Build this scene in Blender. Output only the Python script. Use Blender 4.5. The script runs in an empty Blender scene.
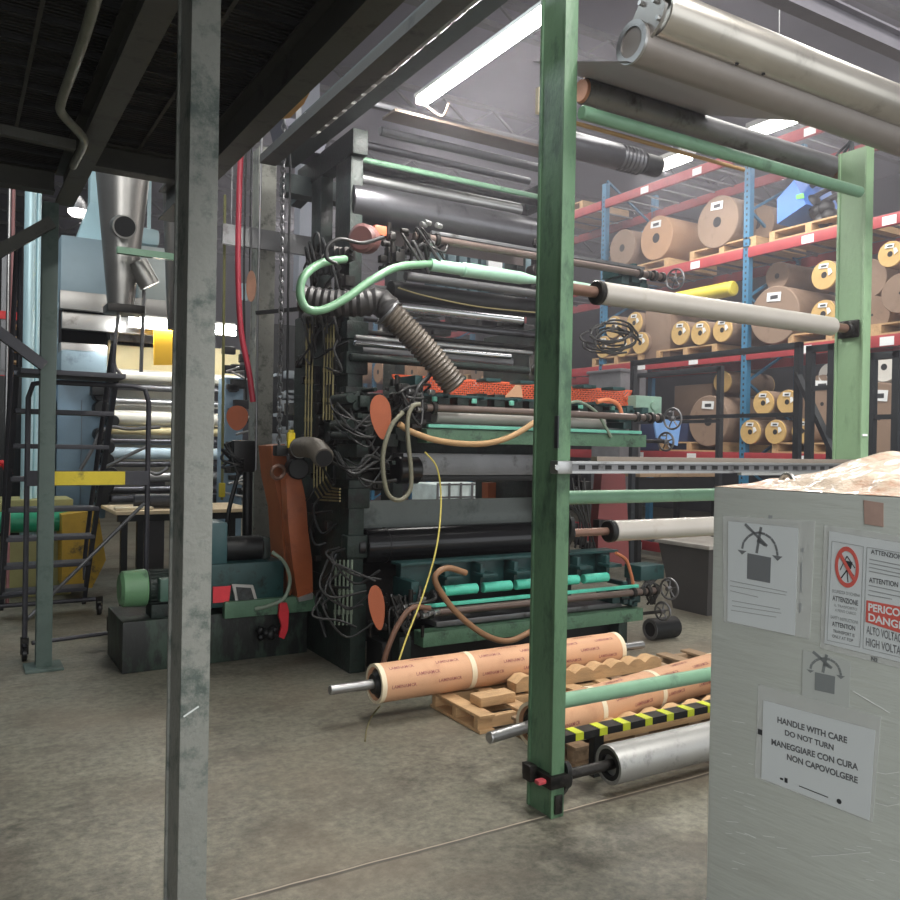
import bpy, bmesh, math, random
from mathutils import Vector, Matrix
R = math.radians
PI = math.pi
C = bpy.context.scene.collection
rnd = random.Random(7)

# ------------------------------------------------------------------ camera
FPX, CH = 830.0, 1.6
YAW, PITCH, ROLL = R(31.0), R(0.25), 0.018
F = Vector((math.sin(YAW) * math.cos(PITCH), math.cos(YAW) * math.cos(PITCH), -math.sin(PITCH)))
R0 = Vector((math.cos(YAW), -math.sin(YAW), 0))
U0 = R0.cross(F)
RR = (R0 + U0 * ROLL).normalized()
UU = (U0 - R0 * ROLL).normalized()
CAM = Vector((0, 0, CH))
cd = bpy.data.cameras.new('camera')
cam = bpy.data.objects.new('camera', cd)
C.objects.link(cam)
cam.matrix_world = Matrix(((RR.x, UU.x, -F.x, 0), (RR.y, UU.y, -F.y, 0), (RR.z, UU.z, -F.z, CH), (0, 0, 0, 1)))
cd.sensor_width = 36
cd.lens = FPX / 900 * 36
cd.clip_end = 200
bpy.context.scene.camera = cam

# ------------------------------------------------------------------ world, exposure
sc = bpy.context.scene
sc.view_settings.view_transform = 'Standard'
sc.view_settings.look = 'None'
sc.view_settings.gamma = 1
sc.view_settings.use_curve_mapping = False
sc.view_settings.exposure = 0.68
w = bpy.data.worlds.new('world'); sc.world = w; w.use_nodes = True
bg = w.node_tree.nodes['Background']
bg.inputs[0].default_value = (0.93, 0.96, 0.97, 1); bg.inputs[1].default_value = 1.25

def area(name, loc, size, power, color=(1, .97, .92), rot=(0, 0, 0)):
    l = bpy.data.lights.new(name, 'AREA'); l.shape = 'RECTANGLE'
    l.size, l.size_y = size; l.energy = power; l.color = color
    o = bpy.data.objects.new(name, l); C.objects.link(o); o.location = loc; o.rotation_euler = rot
    return o
# roof bay lights of the hall, plus one added fill light
area('bay_or_fill_light', (-0.5, -1.5, 6.9), (3.0, 3.0), 300)
area('bay_or_fill_light', (3.8, -1.2, 6.9), (2.0, 3.0), 380)
area('bay_or_fill_light', (7.0, 4.5, 6.9), (.8, 5.0), 95)
area('bay_or_fill_light', (7.0, 10.5, 6.9), (.8, 5.0), 95)
area('bay_or_fill_light', (6.8, 17, 6.9), (.8, 5.0), 95)
area('bay_or_fill_light', (-1.2, 8.5, 6.9), (.8, 5.0), 120, (.85, .95, 1))
area('bay_or_fill_light', (3.0, 12, 6.9), (5.0, .8), 90)
area('bay_or_fill_light', (-3.0, -5.2, 5.6), (3.0, 2.0), 190, (1, .98, .95), rot=(R(55), 0, R(-38)))  # added tilted fill behind the camera, brightens the wrapped cabinet's face
area('bay_or_fill_light', (11.5, 6, 6.9), (.8, 7.0), 90)

# ------------------------------------------------------------------ helpers
def srgb(c):
    return tuple(((v / 255) / 12.92 if v / 255 <= .04045 else ((v / 255 + .055) / 1.055) ** 2.4) for v in c)

MATS = {}
def mat(name, col=None, rough=.5, metal=0, var=.18, scale=6, dirt=None, damt=.35, dscale=3, bump=0, bscale=40, emit=0, stretch=(1, 1, 1), alpha=1, coat=0, spec=None):
    if name in MATS: return MATS[name]
    m = bpy.data.materials.new(name); m.use_nodes = True; MATS[name] = m
    nt = m.node_tree; N = nt.nodes; L = nt.links
    b = N['Principled BSDF']
    c = srgb(col)
    tc = N.new('ShaderNodeTexCoord'); mp = N.new('ShaderNodeMapping'); mp.inputs['Scale'].default_value = stretch
    L.new(tc.outputs['Object'], mp.inputs['Vector'])
    n = N.new('ShaderNodeTexNoise'); n.inputs['Scale'].default_value = scale; n.inputs['Detail'].default_value = 6
    n.inputs['Roughness'].default_value = .65
    L.new(mp.outputs[0], n.inputs['Vector'])
    cr = N.new('ShaderNodeValToRGB')
    cr.color_ramp.elements[0].position = .3; cr.color_ramp.elements[1].position = .7
    cr.color_ramp.elements[0].color = (*[v * (1 - var) for v in c], 1)
    cr.color_ramp.elements[1].color = (*[min(1, v * (1 + var)) for v in c], 1)
    L.new(n.outputs['Fac'], cr.inputs[0])
    out = cr.outputs[0]
    if dirt:
        n2 = N.new('ShaderNodeTexNoise'); n2.inputs['Scale'].default_value = dscale; n2.inputs['Detail'].default_value = 9
        n2.inputs['Roughness'].default_value = .72
        L.new(mp.outputs[0], n2.inputs['Vector'])
        r2 = N.new('ShaderNodeValToRGB'); p = .72 - damt * .45
        r2.color_ramp.elements[0].position = p; r2.color_ramp.elements[1].position = p + .13
        L.new(n2.outputs['Fac'], r2.inputs[0])
        mx = N.new('ShaderNodeMix'); mx.data_type = 'RGBA'
        L.new(r2.outputs[0], mx.inputs[0]); L.new(out, mx.inputs[6]); mx.inputs[7].default_value = (*srgb(dirt), 1)
        out = mx.outputs[2]
    L.new(out, b.inputs['Base Color'])
    b.inputs['Roughness'].default_value = rough; b.inputs['Metallic'].default_value = metal
    if spec is not None: b.inputs['Specular IOR Level'].default_value = spec
    if coat: b.inputs['Coat Weight'].default_value = coat
    if bump:
        n3 = N.new('ShaderNodeTexNoise'); n3.inputs['Scale'].default_value = bscale; n3.inputs['Detail'].default_value = 4
        L.new(mp.outputs[0], n3.inputs['Vector'])
        bp = N.new('ShaderNodeBump'); bp.inputs['Strength'].default_value = bump; bp.inputs['Distance'].default_value = .02
        L.new(n3.outputs['Fac'], bp.inputs['Height']); L.new(bp.outputs[0], b.inputs['Normal'])
    if emit:
        b.inputs['Emission Color'].default_value = (*c, 1); b.inputs['Emission Strength'].default_value = emit
    if alpha < 1:
        b.inputs['Alpha'].default_value = alpha
    return m

def at(u, v, X=None, Y=None, Z=None):
    """world point where the line of sight through (u, v) meets a real plane"""
    d = F + RR * ((u - 450) / FPX) - UU * ((v - 450) / FPX)
    if X is not None: t = X / d.x
    elif Y is not None: t = Y / d.y
    else: t = (Z - CH) / d.z
    return CAM + d * t

def frame(d):
    d = Vector(d).normalized()
    a = Vector((0, 0, 1)) if abs(d.z) < .9 else Vector((1, 0, 0))
    x = a.cross(d).normalized(); y = d.cross(x)
    return x, y, d

class MB:
    def __init__(s): s.bm = bmesh.new()
    def box(s, a, b, bev=0, rot=None):
        """box between corners a and b (rot: matrix about its centre)"""
        a, b = Vector(a), Vector(b); c = (a + b) / 2; h = (b - a) / 2
        h = Vector((abs(h.x), abs(h.y), abs(h.z)))
        vs = []
        for sx, sy, sz in ((-1,-1,-1),(1,-1,-1),(1,1,-1),(-1,1,-1),(-1,-1,1),(1,-1,1),(1,1,1),(-1,1,1)):
            p = Vector((sx*h.x, sy*h.y, sz*h.z))
            if rot is not None: p = rot @ p
            vs.append(s.bm.verts.new(c + p))
        fs = [s.bm.faces.new([vs[i] for i in f]) for f in ((3,2,1,0),(4,5,6,7),(0,1,5,4),(1,2,6,5),(2,3,7,6),(3,0,4,7))]
        if bev:
            es = list({e for f in fs for e in f.edges})
            bmesh.ops.bevel(s.bm, geom=es, offset=bev, segments=2, profile=.6, affect='EDGES')
        return s
    def bar(s, p0, p1, w, h, up=(0, 0, 1)):
        """rectangular bar from p0 to p1, w across, h along up"""
        p0, p1 = Vector(p0), Vector(p1); d = (p1 - p0).normalized()
        x = d.cross(Vector(up)).normalized(); y = x.cross(d)
        q = [s.bm.verts.new(p + x*sx*w/2 + y*sy*h/2) for p in (p0, p1) for sx, sy in ((-1,-1),(1,-1),(1,1),(-1,1))]
        for f in ((3,2,1,0),(4,5,6,7),(0,1,5,4),(1,2,6,5),(2,3,7,6),(3,0,4,7)): s.bm.faces.new([q[i] for i in f])
        return s
    def lathe(s, p0, d, prof, seg=28, cap=True):
        """prof: (distance along d, radius)"""
        p0 = Vector(p0); x, y, d = frame(d); rings = []
        for t, r in prof:
            rings.append([s.bm.verts.new(p0 + d*t + (x*math.cos(2*PI*i/seg) + y*math.sin(2*PI*i/seg))*r) for i in range(seg)])
        for a, b in zip(rings, rings[1:]):
            for i in range(seg): s.bm.faces.new((a[i], a[(i+1)%seg], b[(i+1)%seg], b[i]))
        if cap:
            s.bm.faces.new(rings[0][::-1]); s.bm.faces.new(rings[-1])
        return s
    def cyl(s, p0, p1, r, seg=24, r1=None, bev=0):
        p0, p1 = Vector(p0), Vector(p1); L = (p1-p0).length; r1 = r if r1 is None else r1
        pr = [(0, r-bev), (bev, r), (L-bev, r1), (L, r1-bev)] if bev else [(0, r), (L, r1)]
        return s.lathe(p0, p1-p0, pr, seg)
    def ring(s, c, d, ro, ri, t, seg=28):
        """flat annulus with thickness t along d"""
        return s.loop(c, d, [(0, ri), (0, ro), (t, ro), (t, ri)], seg)
    def loop(s, c, d, prof, seg=28):
        c = Vector(c); x, y, d = frame(d)
        rs = [[s.bm.verts.new(c + d*t + (x*math.cos(2*PI*i/seg) + y*math.sin(2*PI*i/seg))*r) for i in range(seg)] for t, r in prof]
        n = len(rs)
        for k in range(n):
            a, b = rs[k], rs[(k+1) % n]
            for i in range(seg): s.bm.faces.new((a[i], a[(i+1)%seg], b[(i+1)%seg], b[i]))
        return s
    def torus(s, c, d, Rr, r, seg=28, n=8):
        return s.loop(c, d, [(r*math.sin(2*PI*k/n), Rr + r*math.cos(2*PI*k/n)) for k in range(n)], seg)
    def tube(s, pts, r, seg=10, smooth=True, sub=6, rf=None, arc=None):
        P = [Vector(p) for p in pts]
        if smooth and len(P) > 2:
            Q = [P[0]*2-P[1]] + P + [P[-1]*2-P[-2]]; o = []
            for i in range(1, len(Q)-2):
                a, b, c, d = Q[i-1:i+3]
                for k in range(sub):
                    t = k/sub
                    o.append(.5*((2*b) + (c-a)*t + (2*a-5*b+4*c-d)*t*t + (3*b-3*c+d-a)*t**3))
            o.append(P[-1]); P = o
        if arc:   # resample evenly (for corrugated tubes)
            o = [P[0]]; acc = 0
            for a, b in zip(P, P[1:]):
                L = (b-a).length; t = arc-acc
                while t < L:
                    o.append(a+(b-a)*t/L); t += arc
                acc = (acc+L) % arc
            P = o
        x = None; prev = None
        rings = []
        for i, p in enumerate(P):
            t = (P[min(i+1, len(P)-1)] - P[max(i-1, 0)]).normalized()
            if x is None: x = frame(t)[0]
            x = (x - t*x.dot(t)).normalized(); y = t.cross(x)
            rad = rf(i, len(P)) if rf else r
            rings.append([s.bm.verts.new(p + (x*math.cos(2*PI*k/seg)+y*math.sin(2*PI*k/seg))*rad) for k in range(seg)])
        for a, b in zip(rings, rings[1:]):
            for i in range(seg): s.bm.faces.new((a[i], a[(i+1)%seg], b[(i+1)%seg], b[i]))
        s.bm.faces.new(rings[0][::-1]); s.bm.faces.new(rings[-1])
        return s
    def prism(s, poly, off):
        """polygon (3-D points) pushed through the vector off"""
        off = Vector(off)
        a = [s.bm.verts.new(Vector(p)) for p in poly]; b = [s.bm.verts.new(Vector(p)+off) for p in poly]
        n = len(a)
        s.bm.faces.new(a[::-1]); s.bm.faces.new(b)
        for i in range(n): s.bm.faces.new((a[i], a[(i+1)%n], b[(i+1)%n], b[i]))
        return s
    def ball(s, c, r, sc=(1, 1, 1), seg=14):
        M = Matrix.Translation(Vector(c)) @ Matrix.Diagonal((r*sc[0], r*sc[1], r*sc[2], 1))
        bmesh.ops.create_uvsphere(s.bm, u_segments=seg, v_segments=max(6, seg//2), radius=1, matrix=M)
        return s
    def grid(s, fn, nu, nv):
        g = [[s.bm.verts.new(fn(i/nu, j/nv)) for j in range(nv+1)] for i in range(nu+1)]
        for i in range(nu):
            for j in range(nv): s.bm.faces.new((g[i][j], g[i+1][j], g[i+1][j+1], g[i][j+1]))
        return s
    def each(s, name, m, parent, **k):
        """every separate piece becomes a part of its own"""
        bm = s.bm; bm.verts.index_update(); seen = set(); out = []
        for v0 in list(bm.verts):
            if v0.index in seen: continue
            st = [v0]; seen.add(v0.index); comp = []
            while st:
                v = st.pop(); comp.append(v)
                for e in v.link_edges:
                    w = e.other_vert(v)
                    if w.index not in seen: seen.add(w.index); st.append(w)
            mb = MB(); mp = {v.index: mb.bm.verts.new(v.co) for v in comp}
            fs = {f for v in comp for f in v.link_faces}
            for f in sorted(fs, key=lambda f: [v.index for v in f.verts]): mb.bm.faces.new([mp[v.index] for v in f.verts])
            out.append(mb)
        bm.free()
        return [mb.build(name, m, parent, **k) for mb in out]
    def build(s, name, m, parent=None, local=False, sharp=35, **tags):
        bm = s.bm
        bmesh.ops.recalc_face_normals(bm, faces=bm.faces)
        me = bpy.data.meshes.new(name)
        if parent is not None:
            if not local:
                r = parent
                while r.parent: r = r.parent
                bmesh.ops.transform(bm, matrix=mroot(r).inverted(), verts=bm.verts)
            loc = None
        else:
            xs = [v.co for v in bm.verts]
            loc = Vector(((min(p.x for p in xs)+max(p.x for p in xs))/2, (min(p.y for p in xs)+max(p.y for p in xs))/2, min(p.z for p in xs)))
            bmesh.ops.translate(bm, vec=-loc, verts=bm.verts)
        for f in bm.faces: f.smooth = True
        bm.to_mesh(me); bm.free()
        me.set_sharp_from_angle(angle=R(sharp))
        me.materials.append(m)
        o = bpy.data.objects.new(name, me); C.objects.link(o)
        if parent is not None: o.parent = parent
        else: o.location = loc
        for k, v in tags.items(): o[k] = v
        return o

def mroot(r): return Matrix.LocRotScale(r.location, r.rotation_euler, None)
def thing(name, label, cat, loc=(0, 0, 0), rotz=0, group=None):
    o = bpy.data.objects.new(name, None); C.objects.link(o); o.empty_display_size = .1
    o.location = loc; o.rotation_euler = (0, 0, rotz); o['label'] = label; o['category'] = cat
    if group: o['group'] = group
    return o
def T(mb, name, m, label, cat, group=None, **k):
    kw = dict(label=label, category=cat)
    if group: kw['group'] = group
    return mb.build(name, m, None, **kw, **k)
def dup(root, loc, rotz=None, label=None, group=None):
    r = root.copy(); C.objects.link(r); r.location = loc
    if rotz is not None: r.rotation_euler = (0, 0, rotz)
    if label: r['label'] = label
    if group: r['group'] = group
    for ch in list(root.children):
        c = ch.copy(); C.objects.link(c); c.parent = r
        for g in list(ch.children):
            d = g.copy(); C.objects.link(d); d.parent = c
    return r
def struct(mb, name, m): return mb.build(name, m, None, kind='structure')

def text(name, s, size, M, m, parent, bend=None, bold=0):
    """lettering as a mesh; M places its local xy plane in the parent's frame"""
    cu = bpy.data.curves.new(name, 'FONT'); cu.body = s; cu.size = size; cu.align_x = 'LEFT'; cu.extrude = .0002
    cu.offset = bold
    cu.resolution_u = 2
    tmp = bpy.data.objects.new(name, cu); C.objects.link(tmp)
    me = bpy.data.meshes.new_from_object(tmp.evaluated_get(bpy.context.evaluated_depsgraph_get()))
    bpy.data.objects.remove(tmp); bpy.data.curves.remove(cu)
    me.transform(M) if bend is None else None
    if bend:
        for v in me.vertices: v.co = bend(v.co)
    me.materials.clear(); me.materials.append(m)
    o = bpy.data.objects.new(name, me); C.objects.link(o); o.parent = parent
    return o
# ------------------------------------------------------------------ materials
M_post = mat('grey_green_paint', (126, 128, 123), .5, 0, .14, 6, (74, 84, 80), .5, 6, .15, 60)
M_postg = mat('green_paint', (88, 120, 92), .45, 0, .14, 5, (58, 84, 66), .5, 6, .12, 60, stretch=(1, 1, .45))
M_postg_lit = mat('green_paint_lit', (122, 150, 118), .5, 0, .08, 5, (100, 126, 98), .35, 5, .1, 60, stretch=(1, 1, .4))  # right post's green with light and haze put into the colour
M_green = mat('machine_green', (84, 118, 94), .5, 0, .22, 6, (44, 58, 50), .45, 6, .2, 50)
M_dkgreen = mat('dark_machine_green', (28, 42, 37), .5, .1, .3, 8, (16, 18, 17), .5, 7, .2, 50)
M_teal = mat('teal_enamel', (34, 66, 66), .4, .1, .2, 6, (16, 22, 22), .4, 7)
M_mint = mat('mint_paint', (106, 178, 158), .4, 0, .15, 7, (60, 96, 88), .35, 9)
M_black = mat('black_iron', (30, 31, 32), .45, .3, .25, 9, (58, 54, 50), .25, 10)
M_grease = mat('greasy_iron', (48, 46, 44), .4, .6, .3, 14, (22, 22, 22), .5, 12)
M_steel = mat('brushed_steel', (168, 168, 168), .32, .9, .08, 4, (112, 110, 108), .3, 5)
M_dsteel = mat('dull_steel', (122, 122, 124), .4, .75, .12, 4, (72, 70, 68), .35, 5)
M_alu = mat('aluminium', (182, 182, 180), .38, .8, .06, 4, (150, 148, 145), .3, 9)
M_chrome = mat('polished_steel', (205, 205, 208), .18, 1, .04, 4)
M_white = mat('white_coated_roller', (172, 167, 161), .35, .2, .05, 5, (160, 152, 142), .25, 6)
M_blackrub = mat('black_rubber', (26, 26, 28), .3, 0, .1, 4)
M_rubber = mat('rubber_hose', (38, 38, 38), .5, 0, .15, 8)
M_rust = mat('copper_brown_shaft', (124, 96, 84), .4, .5, .15, 9, (80, 58, 50), .35, 9)
M_orange = mat('orange_leather', (156, 84, 50), .35, 0, .2, 4, (110, 52, 30), .4, 5, .15, 20)
M_brass = mat('brass_tube', (150, 138, 96), .4, .5, .15, 8, (80, 74, 52), .35, 9)
M_tan = mat('tan_hose', (172, 138, 98), .5, 0, .1, 8)
M_wood = mat('pallet_wood', (186, 152, 112), .75, 0, .18, 4, (150, 116, 80), .35, 5, .2, 40, stretch=(1, 6, 6))
M_woodgrey = mat('weathered_wood', (150, 126, 100), .8, 0, .2, 5, (110, 92, 74), .4, 5, .2, 40)
M_kraft = mat('kraft_paper', (202, 156, 122), .55, 0, .05, 3, (190, 142, 110), .3, 4)
M_kraft2 = mat('brown_kraft_roll', (134, 112, 96), .7, 0, .08, 3, (118, 98, 84), .35, 4)
M_yroll = mat('yellow_core_paper', (196, 162, 104), .65, 0, .08, 5, (176, 142, 90), .3, 6)
M_paper = mat('white_paper', (226, 228, 230), .6, 0, .02, 3)
M_cream = mat('cream_tape', (226, 212, 184), .6, 0, .04, 3)
M_red = mat('rack_red', (158, 52, 58), .5, 0, .12, 5, (124, 48, 52), .3, 6)
M_blue = mat('rack_blue', (50, 112, 148), .5, 0, .12, 5, (44, 88, 114), .3, 6)
M_ink = mat('black_ink', (50, 52, 56), .7, 0, .02)
M_yellow = mat('safety_yellow', (206, 184, 42), .5, 0, .08, 5, (130, 118, 40), .3, 7)
M_led = mat('led_tube', (255, 250, 244), .5, 0, 0, emit=12)
M_fence = mat('charcoal_tube_steel', (48, 52, 56), .45, .3, .1, 6, (78, 80, 80), .25, 8)
M_lad = mat('ladder_grey', (62, 62, 68), .5, .3, .12, 6, (100, 98, 96), .25, 8)
M_mez = mat('mezzanine_steel', (74, 74, 70), .6, .2, .2, 4, (44, 44, 42), .45, 4)
M_bluegrey = mat('blue_grey_panel', (140, 160, 170), .4, .1, .08, 3, (112, 130, 140), .3, 3)
M_galv = mat('galvanised_sheet', (150, 148, 145), .35, .8, .1, 4, (118, 114, 110), .3, 4)
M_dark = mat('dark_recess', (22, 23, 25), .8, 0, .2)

# ------------------------------------------------------------------ floor with real joint line and wear
def floor_material():
    m = mat('worn_concrete', (128, 126, 116), .42, 0, .22, 1.3, (92, 90, 84), .5, 2.2, .12, 30)
    nt = m.node_tree; N = nt.nodes; L = nt.links; b = N['Principled BSDF']
    src = b.inputs['Base Color'].links[0].from_socket
    tc = N.new('ShaderNodeTexCoord')
    # fine speckle
    n = N.new('ShaderNodeTexNoise'); n.inputs['Scale'].default_value = 22; n.inputs['Detail'].default_value = 8; n.inputs['Roughness'].default_value = .75
    L.new(tc.outputs['Object'], n.inputs['Vector'])
    cr = N.new('ShaderNodeValToRGB'); cr.color_ramp.elements[0].position = .35; cr.color_ramp.elements[1].position = .66
    cr.color_ramp.elements[0].color = (.42, .42, .41, 1); cr.color_ramp.elements[1].color = (1.12, 1.1, 1.02, 1)
    L.new(n.outputs['Fac'], cr.inputs[0])
    mx = N.new('ShaderNodeMix'); mx.data_type = 'RGBA'; mx.blend_type = 'MULTIPLY'; mx.inputs[0].default_value = 1
    L.new(src, mx.inputs[6]); L.new(cr.outputs[0], mx.inputs[7]); col = mx.outputs[2]
    # brown stains
    n2 = N.new('ShaderNodeTexNoise'); n2.inputs['Scale'].default_value = 1.1; n2.inputs['Detail'].default_value = 5
    L.new(tc.outputs['Object'], n2.inputs['Vector'])
    c2 = N.new('ShaderNodeValToRGB'); c2.color_ramp.elements[0].position = .48; c2.color_ramp.elements[1].position = .66
    c2.color_ramp.elements[1].color = (.5, .5, .5, 1)
    L.new(n2.outputs['Fac'], c2.inputs[0])
    m3 = N.new('ShaderNodeMix'); m3.data_type = 'RGBA'; L.new(c2.outputs[0], m3.inputs[0]); L.new(col, m3.inputs[6])
    m3.inputs[7].default_value = (*srgb((124, 114, 99)), 1); col = m3.outputs[2]
    # joints: at Y = 2.74 (along X) and one crossing at X = 3.05, slightly wandering
    sep = N.new('ShaderNodeSeparateXYZ'); L.new(tc.outputs['Object'], sep.inputs[0])
    nz = N.new('ShaderNodeTexNoise'); nz.inputs['Scale'].default_value = 3; L.new(tc.outputs['Object'], nz.inputs['Vector'])
    wob = N.new('ShaderNodeMath'); wob.operation = 'MULTIPLY_ADD'; wob.inputs[1].default_value = .03; wob.inputs[2].default_value = -.015
    L.new(nz.outputs['Fac'], wob.inputs[0])
    def joint(axis, pos, wd, colr, prev):
        a = N.new('ShaderNodeMath'); a.operation = 'SUBTRACT'; L.new(sep.outputs[axis], a.inputs[0]); a.inputs[1].default_value = pos
        a2 = N.new('ShaderNodeMath'); a2.operation = 'ADD'; L.new(a.outputs[0], a2.inputs[0]); L.new(wob.outputs[0], a2.inputs[1])
        ab = N.new('ShaderNodeMath'); ab.operation = 'ABSOLUTE'; L.new(a2.outputs[0], ab.inputs[0])
        lt = N.new('ShaderNodeMapRange'); lt.inputs['From Min'].default_value = wd; lt.inputs['From Max'].default_value = wd*2
        lt.inputs['To Min'].default_value = .8; lt.inputs['To Max'].default_value = 0
        L.new(ab.outputs[0], lt.inputs['Value'])
        mm = N.new('ShaderNodeMix'); mm.data_type = 'RGBA'; L.new(lt.outputs[0], mm.inputs[0]); L.new(prev, mm.inputs[6])
        mm.inputs[7].default_value = (*srgb(colr), 1); return mm.outputs[2]
    col = joint(1, 2.85, .010, (62, 58, 54), col)
    col = joint(1, 2.858, .003, (176, 164, 148), col)
    col = joint(0, 3.35, .006, (60, 57, 54), col)
    col = joint(0, -1.3, .006, (60, 57, 54), col)
    L.new(col, b.inputs['Base Color'])
    rr = N.new('ShaderNodeMapRange'); rr.inputs['To Min'].default_value = .28; rr.inputs['To Max'].default_value = .62
    L.new(n2.outputs['Fac'], rr.inputs['Value']); L.new(rr.outputs[0], b.inputs['Roughness'])
    return m
M_floor = floor_material()
fl = MB().box((-12, -10, -.1), (24, 30, 0)); f = fl.build('floor', M_floor, None, kind='structure')
f.data.transform(Matrix.Translation(f.location)); f.location = (0, 0, 0)
M_wall = mat('dark_wall', (50, 52, 57), .8, 0, .15, .6, (40, 42, 46), .4, .8)
M_roof = mat('roof_deck', (96, 94, 106), .8, 0, .12, 1)
struct(MB().box((-12, 26, 0), (24, 26.2, 7.6)), 'wall_far', M_wall)
struct(MB().box((17, -10, 0), (17.2, 26, 7.6)), 'wall_right', M_wall)
struct(MB().box((-12.2, -10, 0), (-12, 26, 7.6)), 'wall_left', M_wall)
struct(MB().box((-12, -10, 7.5), (24, 30, 7.6)), 'ceiling', M_roof)
tr = MB()
for y in range(0, 26, 3):
    tr.box((-11.9, y, 7.05), (16.9, y+.12, 7.12)); tr.box((-11.9, y, 7.42), (16.9, y+.12, 7.49))
    x = -11.5
    while x < 16: tr.bar((x, y+.06, 7.1), (x+.5, y+.06, 7.45), .04, .04); tr.bar((x+.5, y+.06, 7.45), (x+1, y+.06, 7.1), .04, .04); x += 1
struct(tr, 'trim_1', M_mez)

# ------------------------------------------------------------------ steel posts
def channel(mb, x, y, w, d, z0, z1, t=.012):
    """post: web facing -X (depth d along Y), closed flanges w along X"""
    mb.box((x, y, z0), (x+w, y+d, z1), .004)
    return mb
def post(label, x, y, w, d, z1, m, base=None, z0=0, extra=None):
    r = thing('steel_post', label, 'post', (x+w/2, y+d/2, 0))
    b = MB(); b.box((x+.008, y+.008, z0), (x+w-.008, y+d-.008, z1))
    # rolled flanges with soft edges standing proud of the recessed web
    b.box((x, y, z0), (x+w, y+.016, z1), .004); b.box((x, y+d-.016, z0), (x+w, y+d, z1), .004)
    b.build('column', m, r)
    if base: MB().box((x-base, y-base, 0), (x+w+base, y+d+base, .02), .004).build('base_plate', m, r)
    return r
p_near = post('near grey-painted steel post rising from the foreground floor on the left', .605, 2.565, .088, .19, 3.24, M_post)
MB().bar((.615, 2.5645, .765), (.66, 2.5645, .79), .001, .005).build('scratch', mat('pale_scratch', (190, 196, 196), .5), p_near)
post('thin green-grey steel post on a flat foot plate beside the rolling ladder', .52, 6.36, .10, .11, 3.24, mat('green_grey_paint', (76, 90, 85), .5, 0, .15, 5, (54, 70, 64), .45, 5), base=.07)
post('scuffed grey steel post behind the motor and chain hoist', 2.23, 6.98, .16, .17, 4.15, mat('scuffed_light_grey', (150, 150, 142), .45, .1, .18, 9, (96, 98, 92), .5, 9))
pm = post('dark green steel post in the middle carrying the roller bearings', 2.235, 2.82, .07, .18, 5.2, M_postg)
pr = post('green steel post with a lit, hazy tone on the right behind the wrapped cabinet', 4.40, 2.82, .07, .18, 3.34, M_postg_lit)
# small fittings on the middle post
b = MB(); c = at(556, 440, Y=2.815)
b.box((2.229, 2.815, 1.60), (2.237, 2.84, 1.74), .003); b.build('strip', M_fence, pm, label='small dark strip')
b = MB(); b.box((2.215, 2.80, .135), (2.32, 3.01, .19), .004); b.box((2.18, 2.9, .14), (2.22, 2.96, .21), .006)
b.build('clamp', M_grease, pm)
MB().box((2.17, 2.825, .155), (2.214, 2.86, .175), .008).build('clip', mat('faded_red', (176, 70, 78), .5), pm, label='faded red clip')
MB().box((2.25, 2.81, 0.02), (2.29, 2.82, .1), .002).build('toe_plate', M_grease, pm)
MB().box((4.405, 2.812, 1.70), (4.445, 2.82, 1.712)).build('sticker', M_paper, pr, label='small white sticker')

# ------------------------------------------------------------------ mezzanine
def ibeam(mb, p0, p1, w, h, t=.014):
    p0, p1 = Vector(p0), Vector(p1)
    mb.bar(p0+Vector((0, 0, t/2)), p1+Vector((0, 0, t/2)), w, t); mb.bar(p0+Vector((0, 0, h-t/2)), p1+Vector((0, 0, h-t/2)), w, t)
    mb.bar(p0+Vector((0, 0, h/2)), p1+Vector((0, 0, h/2)), t, h-2*t)
    return mb
for x, lab in ((.66, 'mezzanine beam over the near grey post and thin green-grey post'), (1.36, 'mezzanine edge beam along the open side above the motor')):
    T(ibeam(MB(), (x, -1.2, 3.25), (x, 6.45, 3.25), .12, .22), 'steel_beam', M_mez, lab, 'beam')
T(ibeam(MB(), (.72, 5.76, 3.34), (1.42, 5.76, 3.34), .12, .16), 'steel_beam', M_mez, 'short cross beam at the mezzanine edge above the cone duct', 'beam')
T(ibeam(MB(), (-3, 6.50, 3.34), (.60, 6.50, 3.34), .12, .16), 'steel_beam', M_mez, 'cross beam at the far left edge of the mezzanine left of the thin post', 'beam')
T(ibeam(MB(), (-1.6, -1.2, 3.25), (-1.6, 6.45, 3.25), .12, .22), 'steel_beam', M_mez, 'mezzanine beam at the far left under the dark deck', 'beam')
gm = mat('grating', (40, 40, 42), .7, .2, .2, 3)
nt = gm.node_tree; wv = nt.nodes.new('ShaderNodeTexWave'); wv.inputs['Scale'].default_value = 9; wv.bands_direction = 'Y'
tcn = nt.nodes.new('ShaderNodeTexCoord'); nt.links.new(tcn.outputs['Object'], wv.inputs['Vector'])
bpn = nt.nodes.new('ShaderNodeBump'); bpn.inputs['Strength'].default_value = 1; bpn.inputs['Distance'].default_value = .03
nt.links.new(wv.outputs['Fac'], bpn.inputs['Height']); nt.links.new(bpn.outputs[0], nt.nodes['Principled BSDF'].inputs['Normal'])
dk = thing('mezzanine_deck', 'dark ribbed mezzanine deck overhead at upper left', 'mezzanine', (-.8, 3, 3.47))
MB().box((-4, -1.2, 3.5), (.66, 6.56, 3.56)).box((.6601, -1.2, 3.5), (1.44, 5.82, 3.56)).build('deck_panel', gm, dk)
jb = MB(); y = -.9
while y < 6.5: jb.box((-4, y, 3.475), (1.42 if y < 5.7 else .66, y+.03, 3.5)); y += .28
jb.build('rib', gm, dk, kind='stuff')
jb = MB()
for x in (-.9, -.2, .3, 1.0): jb.box((x, -1.2, 3.4725), (x+.02, 5.7, 3.475))
jb.build('joist', M_mez, dk)
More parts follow.
